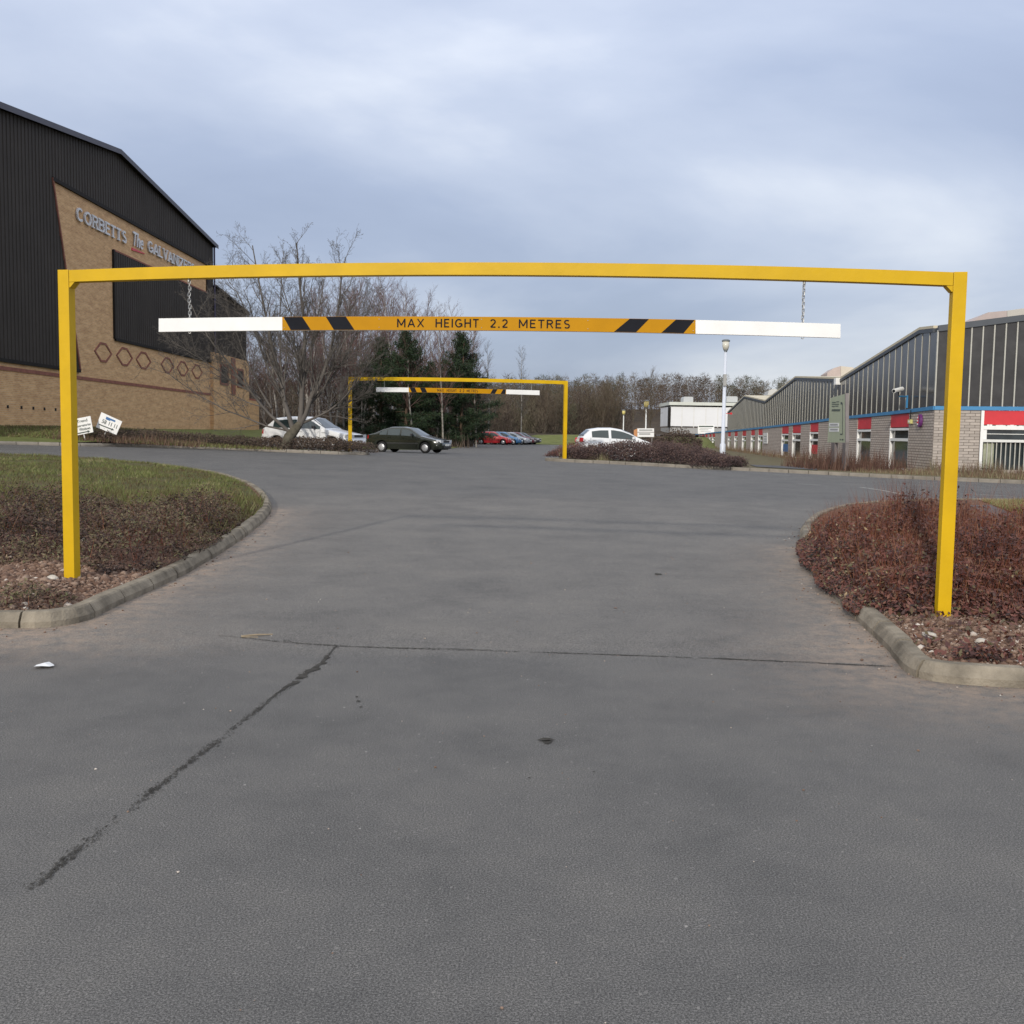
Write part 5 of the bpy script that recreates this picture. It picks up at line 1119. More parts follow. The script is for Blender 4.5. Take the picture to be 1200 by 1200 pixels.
# ================================================================== CARS
def interp(tab, s): return float(np.interp(s, [a for a, _ in tab], [b for _, b in tab]))
def make_car(label, pm, spec, loc, rz, group=None, name='parked_car'):
    Ln, W, top, belt, ws, rw, wb = spec['L'], spec['W'], spec['top'], spec['belt'], spec['ws'], spec['rw'], spec['wheels']
    Rw = spec.get('rw_r', .29); t = thing(name, label, 'car', loc, rz, group); hb = spec.get('hmax', max(z for _, z in top))
    ST = sorted(set([round(v, 3) for v in np.linspace(0, Ln, 40)]+[round(a, 3) for a, _ in top]+[round(c+d, 3) for c in wb for d in np.linspace(-Rw-.07, Rw+.07, 15)]))
    def ring(s):
        zt = interp(top, s); plan = 1-.15*max(0, 1-s/.55)**2.2-.13*max(0, 1-(Ln-s)/.5)**2.2; wl = W/2*plan
        zb = spec.get('sill', .2)+.05*max(0, 1-s/.4)+.06*max(0, 1-(Ln-s)/.4)
        for c in wb:
            d = abs(s-c)
            if d < Rw+.065: zb = max(zb, Rw+math.sqrt(max(0, (Rw+.065)**2-d*d)))
        zbl = min(interp(belt, s), zt-.02); tt = max(0, min(1, (zt-zbl)/(hb-interp(belt, s)+1e-6)))
        wr = wl*(.93-.20*tt); z1 = max(.45, zb+.02); z2 = max(.66, zb+.05); z2 = min(z2, max(zbl-.03, zb+.03)); z1 = min(z1, z2-.01)
        sh = .05*min(1, tt*2)+.012
        return [(wl*.94, zb), (wl*.995, z1), (wl, z2), (wl*.955, zbl), (wr, zt-sh), (wr*.78, zt-.008*min(1, tt*3)-.002), (0., zt+.012)]
    rings = [ring(s) for s in ST]; V = []; F = []; k = 7; full = 2*k-1
    for s, rg in zip(ST, rings):
        x = Ln/2-s
        V += [(x, -y, z) for y, z in rg]+[(x, y, z) for y, z in rg[-2::-1]]
    for i in range(len(ST)-1):
        for j in range(full-1): F.append((i*full+j, i*full+j+1, (i+1)*full+j+1, (i+1)*full+j))
    F.append(tuple(range(full))); F.append(tuple(range((len(ST)-1)*full, len(ST)*full))[::-1])
    mb = MB(); mb.add(V, F); body = mb.build('body', pm, t, True)
    mb = MB(); mb.box((0, 0, .40), (Ln-.35, W*.80, .42)); mb.build('underbody', M['under'], t)
    def side(s, f, sg, off=.007):
        rg = ring(s); a, b = rg[3], rg[4]; return (Ln/2-s, sg*(a[0]+(b[0]-a[0])*f+off), a[1]+(b[1]-a[1])*f)
    def topp(s, g, off=.008):
        rg = ring(s); pts = [(-q[0], q[1]) for q in rg[4:]]+[(q[0], q[1]) for q in rg[5:3:-1]]; ys = [p[0] for p in pts]; zs = [p[1] for p in pts]
        y = g*rg[4][0]; return (Ln/2-s, y, float(np.interp(y, ys, zs))+off)
    for sg in (-1, 1):
        for (s0, s1, f0, f1) in spec['windows']:
            ss = np.linspace(s0, s1, 9); V = []; F = []
            for s in ss:
                V += [side(s, f0, sg), side(s, (f0+f1)/2, sg), side(s, f1, sg)]
            for i in range(8): F += [(3*i, 3*i+1, 3*i+4, 3*i+3), (3*i+1, 3*i+2, 3*i+5, 3*i+4)]
            mb = MB(); mb.add(V, F); mb.build('side_window', M['carglass'], t, normals=False)
        for s in spec['seams']:
            ra = ring(s); mb = MB(); x = Ln/2-s
            mb.prism([(x-.006, sg*(ra[1][0]+.002), ra[1][1]-.15), (x+.006, sg*(ra[1][0]+.002), ra[1][1]-.15), (x+.006, sg*(ra[2][0]+.003), ra[2][1]), (x-.006, sg*(ra[2][0]+.003), ra[2][1])], (0, -sg*.01, 0))
            mb.prism([(x-.006, sg*(ra[2][0]+.003), ra[2][1]), (x+.006, sg*(ra[2][0]+.003), ra[2][1]), (x+.006, sg*(ra[3][0]+.004), ra[3][1]), (x-.006, sg*(ra[3][0]+.004), ra[3][1])], (0, -sg*.01, 0)); mb.build('door_gap', M['under'], t)
            hs = s-.16; rh = ring(hs); mb = MB(); mb.box((Ln/2-hs, sg*(rh[2][0]*.985+.012), rh[3][1]-.09), (.16, .03, .03)); mb.build('door_handle', M['plastic'] if spec.get('dark') else pm, t)
        # rubbing strip, mirror
        rh = ring(Ln/2); mb = MB(); mb.box((0, sg*(W/2+.004), .52), (Ln*.42, .02, .05)); mb.build('rubbing_strip', M['plastic'] if spec.get('dark', True) else pm, t)
        sm = ws[0]+.42; rm = ring(sm); mb = MB(); mb.box((Ln/2-sm, sg*(rm[3][0]+.09), rm[3][1]+.09), (.10, .17, .12)); mb.build('wing_mirror', M['plastic'] if spec.get('dark', True) else pm, t, bevel=.025)
        for c in wb:
            wt = bpy.data.objects.new('wheel', None); COL.objects.link(wt); wt.parent = t; wt.location = (Ln/2-c, sg*(W/2-.10), Rw)
            mb = MB(); mb.lathe([(Rw*.62, -.085), (Rw*.93, -.09), (Rw, -.06), (Rw, .06), (Rw*.93, .09), (Rw*.62, .085)], (0, 0, 0), 24, 'Y'); mb.build('tyre', M['tyre'], wt, True)
            mb = MB(); mb.lathe([(.02, sg*.098), (Rw*.22, sg*.100), (Rw*.30, sg*.092), (Rw*.58, sg*.096), (Rw*.64, sg*.082), (Rw*.6, 0)], (0, 0, 0), 24, 'Y')
            mb.build('rim', M['hub'], wt, True)
            mb = MB()
            for a in np.linspace(0, 2*math.pi, 9, endpoint=False): mb.box((Rw*.46*math.cos(a), sg*.0985, Rw*.46*math.sin(a)), (Rw*.07, .006, Rw*.07))
            mb.build('rim_holes', M['under'], wt)
        # lamps
        rf = ring(.10); zl = spec['lampz']; yl = W/2*.62
        mb = MB(); V = [ring(.02), ring(.22)]; ya, yb = V[0][2][0], V[1][2][0]
        mb.hexa([(Ln/2+.012, sg*W*.24, zl-.075), (Ln/2+.0, sg*(ya-.01), zl-.07), (Ln/2+.0, sg*(ya-.01), zl+.07), (Ln/2+.006, sg*W*.24, zl+.06)],
                [(Ln/2-.2, sg*W*.24, zl-.075), (Ln/2-.22, sg*(yb+.006), zl-.06), (Ln/2-.22, sg*(yb+.006), zl+.07), (Ln/2-.2, sg*W*.24, zl+.06)]); mb.build('headlight', M['lens'], t)
        V = [ring(Ln-.02), ring(Ln-.16)]; ya, yb = V[0][2][0], V[1][2][0]; zr = spec['tailz']
        mb = MB(); mb.hexa([(-Ln/2-.012, sg*W*.33, zr-.10), (-Ln/2+.015, sg*(ya-.02), zr-.10), (-Ln/2+.03, sg*(ya-.05), zr+.09), (-Ln/2+.005, sg*W*.33, zr+.09)],
                           [(-Ln/2+.12, sg*W*.33, zr-.10), (-Ln/2+.13, sg*(yb+.004), zr-.10), (-Ln/2+.13, sg*(yb-.012), zr+.09), (-Ln/2+.12, sg*W*.33, zr+.09)]); mb.build('tail_light', M['taillens'], t)
    for nm, (s0, s1), g in (('windscreen', ws, .92), ('rear_window', rw, .86)):
        ss = np.linspace(s0, s1, 8); gg = np.linspace(-g, g, 9); V = [topp(s, q) for s in ss for q in gg]; F = [(i*9+j, i*9+j+1, i*9+j+10, i*9+j+9) for i in range(7) for j in range(8)]
        mb = MB(); mb.add(V, F); mb.build(nm, M['carglass'], t, normals=False)
    # bumpers, grille, plates
    for e, nm in ((1, 'front_bumper'), (-1, 'rear_bumper')):
        mb = MB(); pts = []
        for g in np.linspace(-1, 1, 11): pts.append((e*(Ln/2+.05-.22*abs(g)**3.5), g*(W/2*.965)))
        V = []
        for x, y in pts: V += [(x, y, .26), (x+.015*e, y, .40), (x, y, .52), (x-.25*e, y*.97, .52), (x-.25*e, y*.97, .26)]
        F = []
        for i in range(10):
            for b in range(5): F.append((i*5+b, i*5+(b+1) % 5, i*5+5+(b+1) % 5, i*5+5+b))
        F += [(0, 1, 2, 3, 4), (54, 53, 52, 51, 50)]
        mb.add(V, F); mb.build(nm, spec.get('bumper') or pm, t, True)
    mb = MB(); mb.box((Ln/2+.008, 0, spec['lampz']), (.03, W*.44, .10)); gr_ = mb.build('grille', M['plastic'], t)
    mb = MB(); mb.box((Ln/2+.058, 0, .33), (.02, W*.5, .09)); mb.build('lower_grille', M['plastic'], t)
    mb = MB(); mb.box((Ln/2+.067, 0, .45), (.012, .5, .105)); mb.build('number_plate', M['plate'], t)
    mb = MB(); mb.box((-Ln/2-.01, 0, spec['tailz']-.05), (.03, .5, .105)); mb.build('number_plate', M['plate'], t)
    return t
HATCH = dict(L=4.02, W=1.70, top=[(0, .60), (.04, .68), (.3, .77), (1.08, .93), (1.75, 1.37), (2.1, 1.42), (2.9, 1.42), (3.45, 1.36), (3.86, .98), (3.97, .90), (4.02, .62)], belt=[(0, .74), (1.1, .90), (4.02, .95)],
             ws=(1.13, 1.72), rw=(3.50, 3.83), wheels=(.80, 3.28), windows=[(1.32, 2.28, .06, .86), (2.42, 3.45, .06, .86)], seams=(1.30, 2.36), lampz=.66, tailz=.80, hmax=1.42)
FAST = dict(L=4.40, W=1.70, top=[(0, .58), (.04, .66), (.4, .76), (1.15, .92), (1.9, 1.34), (2.3, 1.40), (3.0, 1.39), (3.5, 1.27), (4.05, 1.02), (4.32, .97), (4.40, .62)], belt=[(0, .72), (1.1, .88), (4.4, .95)],
            ws=(1.20, 1.87), rw=(3.12, 3.98), wheels=(.88, 3.46), windows=[(1.42, 2.30, .06, .86), (2.40, 3.12, .06, .86), (3.17, 3.60, .08, .8)], seams=(1.38, 2.35, 3.16), lampz=.64, tailz=.84, hmax=1.40)
MINI = dict(L=3.64, W=1.66, top=[(0, .60), (.04, .70), (.3, .85), (.72, .99), (1.3, 1.30), (1.7, 1.45), (2.1, 1.51), (2.7, 1.50), (3.15, 1.43), (3.42, 1.20), (3.56, 1.0), (3.64, .6)], belt=[(0, .80), (.9, .95), (3.64, 1.06)],
            ws=(.78, 1.62), rw=(3.19, 3.48), wheels=(.72, 3.09), windows=[(1.08, 2.20, .05, .90), (2.32, 3.10, .07, .88)], seams=(1.15, 2.27, 3.16), lampz=.72, tailz=.95, hmax=1.50)
def car_at(label, m, spec, px_l, px_r, pyb, Y, yaw, **k):
    a = at((px_l+px_r)/2, pyb, Y); x, y = a.x, Y
    return make_car(label, m, spec, (x, y, H(x, y)), yaw, **k)
w1 = car_at('white three door hatchback parked half behind the bare tree and hedge', M['c_white'], dict(HATCH), 301, 435, 520, 41.5, R_(-17))
g1 = car_at('dark green hatchback saloon parked under the left of the distant barrier', M['c_green'], dict(FAST), 433, 526, 531, 55.0, R_(-20))
y1 = car_at('white rounded hatchback seen above the purple hedge behind the right barrier post', M['c_white'], dict(MINI, dark=False), 677, 766, 520, 47., R_(7))
row = [('small red hatchback at the left end of the distant row of cars', 'c_red', 579, 110, HATCH), ('blue car second in the distant row, beside the red hatchback', 'c_blue', 591, 113.2, HATCH),
       ('grey car in the middle of the distant row of cars', 'c_silver', 600, 116.4, FAST), ('maroon car next to last in the distant row of cars', 'c_maroon', 607, 119.0, HATCH), ('black car at the right end of the distant row of cars', 'c_black', 612, 121.8, FAST)]
for lab, mk, px, Y, sp in row:
    p = at(px, 521, Y); make_car(lab, M[mk], dict(sp), (p.x, Y, H(p.x, Y)), R_(-14), 'cars parked in the distant row')

# ================================================================== VEGETATION
class Twigs:
    """tapered branch meshes; each level list of (verts, faces)"""
    def __init__(s): s.V = []; s.F = []; s.n = 0
    def seg(s, pts, rad, n):
        pts = np.asarray(pts); m = len(pts); d = np.gradient(pts, axis=0); d /= np.linalg.norm(d, axis=1, keepdims=True)+1e-9
        ref = np.array([.3, .5, .81]) if abs(d[0] @ np.array([.3, .5, .81])) < .9 else np.array([1., 0, 0])
        a = np.cross(d, ref); a /= np.linalg.norm(a, axis=1, keepdims=True)+1e-9; b = np.cross(d, a); an = np.arange(n)*2*np.pi/n
        R = np.asarray(rad)[:, None, None]; V = pts[:, None]+R*(a[:, None]*np.cos(an)[None, :, None]+b[:, None]*np.sin(an)[None, :, None])
        i = np.arange(m-1)[:, None]*n; j = np.arange(n)[None]; j2 = (j+1) % n
        F = np.stack([i+j, i+j2, i+n+j2, i+n+j], -1).reshape(-1, 4)+s.n
        s.V.append(V.reshape(-1, 3)); s.F.append(F); s.n += m*n
    def mesh(s, name, m):
        me = np_mesh(name, np.concatenate(s.V), np.concatenate(s.F)); me.materials.append(m); me.polygons.foreach_set('use_smooth', [True]*len(me.polygons)); return me
def branch_path(p, d, L_, nseg, wig, upk, r):
    pts = [np.array(p, float)]; d = np.array(d, float)
    for i in range(nseg):
        d = d+r.normal(0, wig, 3)+np.array([0, 0, upk]); d /= np.linalg.norm(d); pts.append(pts[-1]+d*L_/nseg)
    return np.array(pts), d
def grow(tw, p, d, L_, rad, lev, cfg, r):
    c = cfg[lev]; pts, _ = branch_path(p, d, L_, c['seg'], c['wig'], c['up'], r)
    rr = np.linspace(rad, rad*c.get('taper', .45), len(pts)); tw[min(lev, len(tw)-1)].seg(pts, rr, c['n'])
    if lev+1 >= len(cfg): return
    k = c['kids'] if isinstance(c['kids'], int) else r.integers(*c['kids'])
    for i in range(k):
        f = c['from']+(1-c['from'])*(i+r.uniform(.1, .9))/k; x = f*(len(pts)-1); i0 = min(int(x), len(pts)-2); q = pts[i0]+(pts[i0+1]-pts[i0])*(x-i0)
        ax = pts[i0+1]-pts[i0]; ax /= np.linalg.norm(ax); v = r.normal(0, 1, 3); v -= ax*(v @ ax); v /= np.linalg.norm(v); an = R_(r.uniform(*c['ang']))
        dd = ax*math.cos(an)+v*math.sin(an); dd[2] += c.get('lift', 0); dd /= np.linalg.norm(dd)
        grow(tw, q, dd, L_*c['ratio']*r.uniform(.65, 1.2)*(1-.45*f*c.get('short', 1)), max(np.interp(x, range(len(pts)), rr)*c.get('rr', .6), .004), lev+1, cfg, r)
# --- the spreading bare tree at the left
def big_tree():
    r = np.random.default_rng(5); Y = 37.2; b = at(336, 521, Y); gz = H(b.x, Y)+.1
    t = thing('bare_tree', 'large spreading bare tree with a short leaning trunk beside the white car', 'tree', (b.x, Y, gz))
    tr = Twigs(); cr = [Twigs()]
    def L2(px, py, dY=0.): q = at(px, py, Y+dY); return np.array([q.x-b.x, dY, q.z-gz])
    trunk = [np.array([0, 0, -.2]), L2(333, 522), L2(339, 512), L2(347, 502), L2(353, 494)]
    trunk[1] = np.array([-.05, 0, .05]); tr.seg(trunk, [.36, .255, .20, .165, .10], 12)
    cfg = [dict(seg=7, wig=.06, up=.03, n=7, kids=(9, 12), **{'from': .22}, ang=(22, 58), ratio=.50, rr=.55, taper=.22, lift=.06),
           dict(seg=6, wig=.10, up=.035, n=5, kids=(7, 10), **{'from': .15}, ang=(22, 60), ratio=.50, rr=.55, taper=.3),
           dict(seg=5, wig=.13, up=.035, n=4, kids=(3, 6), **{'from': .15}, ang=(22, 62), ratio=.55, rr=.55, taper=.4),
           dict(seg=3, wig=.16, up=.03, n=3, kids=(1, 4), **{'from': .2}, ang=(20, 60), ratio=.55, rr=.6, taper=.5),
           dict(seg=2, wig=.15, up=.02, n=3, kids=0, **{'from': .2}, ang=(20, 50), ratio=.5, taper=.5)]
    # start, bend, end (pixels), depth, radius
    limbs = [((351, 499), (364, 400), (348, 272), 0, .13), ((344, 506), (318, 420), (296, 280), .5, .115), ((341, 508), (285, 460), (222, 345), -.4, .085), ((343, 506), (262, 490), (182, 430), .2, .05),
             ((351, 499), (392, 430), (402, 292), -.5, .115), ((359, 478), (405, 430), (436, 340), .2, .07), ((354, 496), (410, 475), (448, 405), -.3, .06), ((357, 450), (366, 400), (378, 325), .9, .065),
             ((332, 465), (305, 420), (282, 335), .9, .06), ((355, 460), (340, 400), (322, 320), -.9, .065), ((372, 465), (405, 430), (425, 360), -.9, .055), ((378, 483), (412, 478), (448, 440), .4, .045),
             ((334, 470), (322, 400), (335, 300), .9, .055), ((362, 468), (385, 420), (432, 330), .7, .05), ((318, 478), (280, 420), (262, 350), .3, .05), ((305, 468), (262, 430), (205, 400), -.6, .045), ((331, 455), (300, 380), (262, 310), .2, .05)]
    for (p0, pm, p1, dY, rad) in limbs:
        a = L2(*p0); m_ = L2(pm[0], pm[1], dY*.5); c_ = L2(p1[0], p1[1], dY); tt = np.linspace(0, .97, 11)[:, None]
        pts = a*(1-tt)**2+2*m_*tt*(1-tt)+c_*tt**2; pts[0] = a; pts[2:] += np.cumsum(r.normal(0, .034, (9, 3)), 0); Ln = np.linalg.norm(np.diff(pts, axis=0), axis=1).sum()
        rr = rad*(1-np.linspace(0, 1, 11)**.8*.80); rr = rr*.86; cr[0].seg(pts, rr, 7); c0 = cfg[0]; K = r.integers(17, 23)
        for i in range(K):
            f = .18+.82*(i+r.uniform(.1, .9))/K; x = min(f, .999)*10; i0 = int(x); q = pts[i0]+(pts[i0+1]-pts[i0])*(x-i0); ax = pts[i0+1]-pts[i0]; ax /= np.linalg.norm(ax)
            v = r.normal(0, 1, 3); v -= ax*(v @ ax); v /= np.linalg.norm(v); an = R_(r.uniform(22, 58)); dd = ax*math.cos(an)+v*math.sin(an); dd[2] += .28; dd /= np.linalg.norm(dd)
            grow(cr, q, dd, min(Ln*.46, 2.2)*r.uniform(.5, 1.15)*(1-.42*f), max(np.interp(x, range(11), rr)*.5, .010), 1, cfg, r)
    o = link('trunk', tr.mesh('trunk', M['bark']), None, t); o = link('crown', cr[0].mesh('crown', M['twig']), None, t)
    return t
big_tree()
# --- woodland trees: prototypes shared by copies
def birch_proto(seed, h, m_tr, m_tw, spread=.30, kids=26, slim=1.0, crook=.03):
    r = np.random.default_rng(seed); tr = Twigs(); cr = Twigs()
    pts, _ = branch_path((0, 0, -.3), (r.normal(0, .05), r.normal(0, .05), 1), h, 10, crook, .03, r); rad = np.linspace(.007*h+.02, .010, 11)*slim; tr.seg(pts, rad, 6)
    cfg = [dict(seg=4, wig=.07, up=.07, n=3, kids=(7, 10), **{'from': .12}, ang=(18, 45), ratio=.46, rr=.6, taper=.3, short=.6),
           dict(seg=3, wig=.10, up=.05, n=3, kids=(3, 5), **{'from': .15}, ang=(18, 45), ratio=.55, rr=.7, taper=.5, short=.5),
           dict(seg=2, wig=.10, up=.03, n=3, kids=0, **{'from': .2}, ang=(20, 40), ratio=.5, taper=.6)]
    for i in range(kids):
        f = .26+.72*(i+r.uniform(0, 1))/kids; x = f*10; i0 = min(int(x), 9); q = pts[i0]+(pts[i0+1]-pts[i0])*(x-i0); a = r.uniform(0, 6.283); e = r.uniform(.75, 1.9)
        d = np.array([math.cos(a), math.sin(a), e]); d /= np.linalg.norm(d)
        grow([cr], q, d, h*spread*(1.08-.75*f)*r.uniform(.7, 1.2), max(.018, .004*h*(1.1-f)), 0, cfg, r)
    return tr.mesh('trunk', m_tr), cr.mesh('crown', m_tw)
def pine_proto(seed, h, low=.07, wide=.31):
    r = np.random.default_rng(seed); tr = Twigs(); pts, _ = branch_path((0, 0, -.3), (0, 0, 1), h*.96, 8, .02, .02, r); tr.seg(pts, np.linspace(.2, .04, 9), 7); P = []; D = []; S = []
    nb_ = 120
    for i in range(nb_):
        f = low+(1-low)*(i+r.uniform(0, 1))/nb_; z = f*h; L_ = h*wide*min(1, (1.04-f)*1.7)*r.uniform(.5, 1.15); a = r.uniform(0, 6.283); e = -.12+.65*f+r.normal(0, .12)
        d = np.array([math.cos(a), math.sin(a), e]); d /= np.linalg.norm(d); bp, _ = branch_path((0, 0, z), d, L_, 4, .08, .05, r); tr.seg(bp, np.linspace(.035, .012, 5), 3)
        m_ = int(30*L_/h/wide*2)+12; u = r.uniform(.25, 1.05, m_)**.8; q = np.stack([np.interp(u*4, range(5), bp[:, j]) for j in range(3)], 1)+r.normal(0, .22, (m_, 3))*np.array([1, 1, .55]); P.append(q); D.append(np.tile(d, (m_, 1))); S.append(r.uniform(.2, .46, m_))
    P = np.concatenate(P); n = len(P); K = 5; c = np.repeat(P, K, 0)+rng.normal(0, .10, (n*K, 3)); s_ = np.repeat(np.concatenate(S), K)*rng.uniform(.5, 1, n*K)
    d = unit(rng.normal(0, 1, (n*K, 3))+np.array([0, 0, .5])); b = unit(np.cross(d, rng.normal(0, 1, (n*K, 3))))
    V = np.stack([c-d*s_[:, None]*.5, c+b*s_[:, None]*.11, c+d*s_[:, None]*.5, c-b*s_[:, None]*.11], 1)
    tint = np.clip(np.repeat(rng.beta(2, 2, n), K)*.7+rng.uniform(0, .3, n*K), 0, 1)
    me = np_mesh('crown', V, np.arange(4*n*K).reshape(-1, 4), tint); me.materials.append(M['needles']); return tr.mesh('trunk', M['pinebark']), me
protos = dict(birch=[birch_proto(20+i, 12, M['birchbark'], M['birchtwig']) for i in range(4)], ash=[birch_proto(40+i, 10, M['bark'], M['browntwig'], .38, 34, .8, .05) for i in range(3)],
              poplar=[birch_proto(60+i, 12, M['birchbark'], M['twig'], .20, 34, .9, .02) for i in range(2)], pine=[pine_proto(80+i, 11) for i in range(2)])
LABT = dict(birch=('birch_tree', 'slender bare birch among the wood behind the car park', 'bare birches at the edge of the wood'), ash=('bare_tree', 'brown bare woodland tree at the far edge of the lawn', 'bare brown trees beyond the lawn'),
            poplar=('bare_tree', None, None), pine=('pine_tree', None, None))
def plant(kind, x, y, z, h, rz, i=0, label=None, group=None):
    tm, cm = protos[kind][i % len(protos[kind])]; base_h = {'birch': 12, 'ash': 10, 'poplar': 12, 'pine': 11}[kind]; nm, lb_, gp_ = LABT[kind]
    t = thing(nm, label or lb_, 'tree', (x, y, z), rz, group or gp_); t.scale = (h/base_h,)*3
    for n_, me in (('trunk', tm), ('crown', cm)):
        o = bpy.data.objects.new(n_, me); COL.objects.link(o); o.parent = t
    return t
def tree_px(kind, px, ytop, Y, i=0, label=None, group=None, h=None):
    p = at(px, ytop, Y); z = float(lwz(np.array(p.x), np.array(Y))) if Y < 165 else float(hz(np.array(p.x), np.array(Y)))
    return plant(kind, p.x, Y, z, h or (p.z-z), random.uniform(0, 6.28), i, label, group)
# evergreens
tree_px('pine', 476, 388, 82, 0, 'broad dark pine standing left of centre behind the distant barrier')
tree_px('pine', 446, 398, 84, 1, 'dark pine behind the left post of the distant barrier')
tree_px('pine', 541, 392, 86, 1, 'tall narrow topped pine just behind the MAX HEIGHT lettering of the distant bar')
tree_px('pine', 548, 436, 92, 0, 'lower bushy pine at the right edge of the dark evergreens')
tree_px('pine', 505, 425, 90, 1, 'shaded pine between the two tallest pines')
tree_px('pine', 420, 430, 88, 0, 'shaded pine behind the bare tree and white car')
# poplars / tall thin ones against the sky
tree_px('poplar', 573, 400, 118, 0, 'lone tall thin bare tree against the sky left of centre')
tree_px('poplar', 612, 405, 128, 1, 'lone tall thin bare tree rising above the centre of the far wood')
tree_px('birch', 484, 335, 90, 1, 'tallest birch rising over the near height bar, left')
tree_px('birch', 469, 330, 92, 2, 'birch with fine upright twigs above the near height bar')
tree_px('birch', 497, 345, 95, 3, 'birch with fine twigs left of the second tall pine')
tree_px('birch', 548, 372, 96, 0, 'tall pale birch rising right of the second tall pine')
tree_px('birch', 531, 362, 99, 2, 'tall pale birch rising straight behind the second tall pine')
tree_px('birch', 556, 380, 94, 1, 'tall pale birch at the right end of the near wood')
rr_ = np.random.default_rng(3)
for i in range(64):   # birches left
    px = rr_.uniform(236, 560); Y = rr_.uniform(80, 125); yt = np.interp(px, [236, 300, 345, 440, 470, 520, 560], [400, 372, 345, 340, 348, 372, 398])+rr_.normal(0, 10)
    tree_px('birch', px, yt, Y, i)
for i in range(34):   # far brown ones beyond lawn
    px = rr_.uniform(560, 725); Y = rr_.uniform(142, 172); yt = np.interp(px, [560, 640, 700, 760], [452, 452, 450, 448])+rr_.normal(0, 5)
    tree_px('ash', px, yt, Y, i)
# roadside tree by warehouse
t = tree_px('ash', 764, 432, 112, 2, 'bare roadside tree with an open crown in front of the white warehouse', 'roadside tree')
t.location.z = H(t.location.x, 112)
# wood floor under the birches and shrubs
x = rng.uniform(-60, 10, 16000); y = rng.uniform(80, 130, 16000); k = (x < -3.5) | (y > 200); x, y = x[k], y[k]; n = len(x)
me = blades(np.stack([x, y, lwz(x, y)-.05], 1), rng.uniform(.3, 1.6, n)**1.3, rng.uniform(.03, .09, n), rng.uniform(.1, .7, n), rng.uniform(0, .7, n), 'undergrowth')
tag(link('undergrowth', me, M['woodmass']), 'dark tangled undergrowth on the floor of the birch wood', 'undergrowth', None, 'stuff')
sheet('wood_floor', [(-60, 81), (-30, 80), (-14, 82), (-7, 85), (-4.5, 92), (-3.8, 110), (-3, 128), (10, 141), (60, 141), (60, 164), (-60, 164)], lambda x, y: lwz(x, y)+.05, M['floor'], 3)
# far wood on the hill: one mass
def far_wood():
    r = np.random.default_rng(8); NT = 1150; x = r.uniform(-110, 185, NT); y = 152+150*r.uniform(0, 1, NT)**.75; keep = ~((x > 15) & (x < 75) & (y < 205)); x, y = x[keep], y[keep]
    T = []; tints = []
    for i in range(len(x)):
        h = r.uniform(6.5, 10.); z0 = float(hz(np.array(x[i]), np.array(y[i]))); n = 300; f = r.uniform(.08, 1, n)**.85; a = r.uniform(0, 6.283, n)
        rad = h*.26*np.sqrt(np.clip(1.04-f, 0, 1))*np.clip(f*2.6, .25, 1)*np.sqrt(r.uniform(0, 1, n)); c = np.stack([x[i]+rad*np.cos(a), y[i]+rad*np.sin(a), z0+h*f], 1)
        d = np.stack([np.cos(a)*.7, np.sin(a)*.7, r.uniform(.1, 1.0, n)], 1)+r.normal(0, .45, (n, 3)); d = unit(d)*r.uniform(.4, 1.2, (n, 1)); b = unit(np.cross(d, r.normal(0, 1, (n, 3))))*r.uniform(.02, .06, (n, 1))
        T.append(np.stack([c-b, c+b, c+d], 1)); tt = .5+.30*math.sin(x[i]*.11+1.7*math.sin(y[i]*.06))+r.normal(0, .14); tints.append(np.clip(tt+r.normal(0, .09, n)+.10*(f-.5), 0, 1))
        tz = np.linspace(0, h*.8, 2); q = np.array([[x[i]-.1, y[i], z0], [x[i]+.1, y[i], z0], [x[i], y[i], z0+h*.85]]); T.append(q[None]); tints.append(np.array([r.uniform(.1, .7)]))
    V = np.concatenate(T).reshape(-1, 3); me = np_mesh('far_wood', V, np.arange(len(V)).reshape(-1, 3), np.concatenate(tints))
    tag(link('far_wood', me, M['woodmass']), 'brown leafless wood covering the far rise behind the car park and factory', 'wood', None, 'stuff')
far_wood()
def thicket(name, label, pts, hr, ntri, wid, tintp, zf, cat='wood'):
    r = np.random.default_rng(17); T = []; tn = []
    for (x, y) in pts:
        h = r.uniform(*hr); z0 = float(zf(np.array(x), np.array(y))); n = ntri; f = r.uniform(.0, 1, n); a = r.uniform(0, 6.283, n); rad = h*.22*np.sqrt(r.uniform(0, 1, n))*(1.1-.7*f)+.2
        c = np.stack([x+rad*np.cos(a), y+rad*np.sin(a), z0+h*f], 1); d = unit(np.stack([np.cos(a)*.45, np.sin(a)*.45, r.uniform(.3, 1.3, n)], 1)+r.normal(0, .38, (n, 3)))*r.uniform(.4, 1.3, (n, 1)); b = unit(np.cross(d, r.normal(0, 1, (n, 3))))*r.uniform(wid*.5, wid, (n, 1))
        T.append(np.stack([c-b, c+b, c+d], 1)); tn.append(np.clip(r.choice(tintp)+r.normal(0, .07, n), 0, 1))
    V = np.concatenate(T).reshape(-1, 3); me = np_mesh(name, V, np.arange(len(V)).reshape(-1, 3), np.concatenate(tn)); tag(link(name, me, M['woodmass']), label, cat, None, 'stuff')
r = np.random.default_rng(31); PT = [(r.uniform(-52, -6.5), r.uniform(100, 140)) for _ in range(230)]
thicket('thicket', 'dark brown tangle of saplings filling the depth of the birch wood', PT, (5.5, 10.5), 260, .026, [.0, .08, .15, .25, .35], lwz)
PT = [(r.uniform(-14, 17), r.uniform(146, 176)) for _ in range(150)]
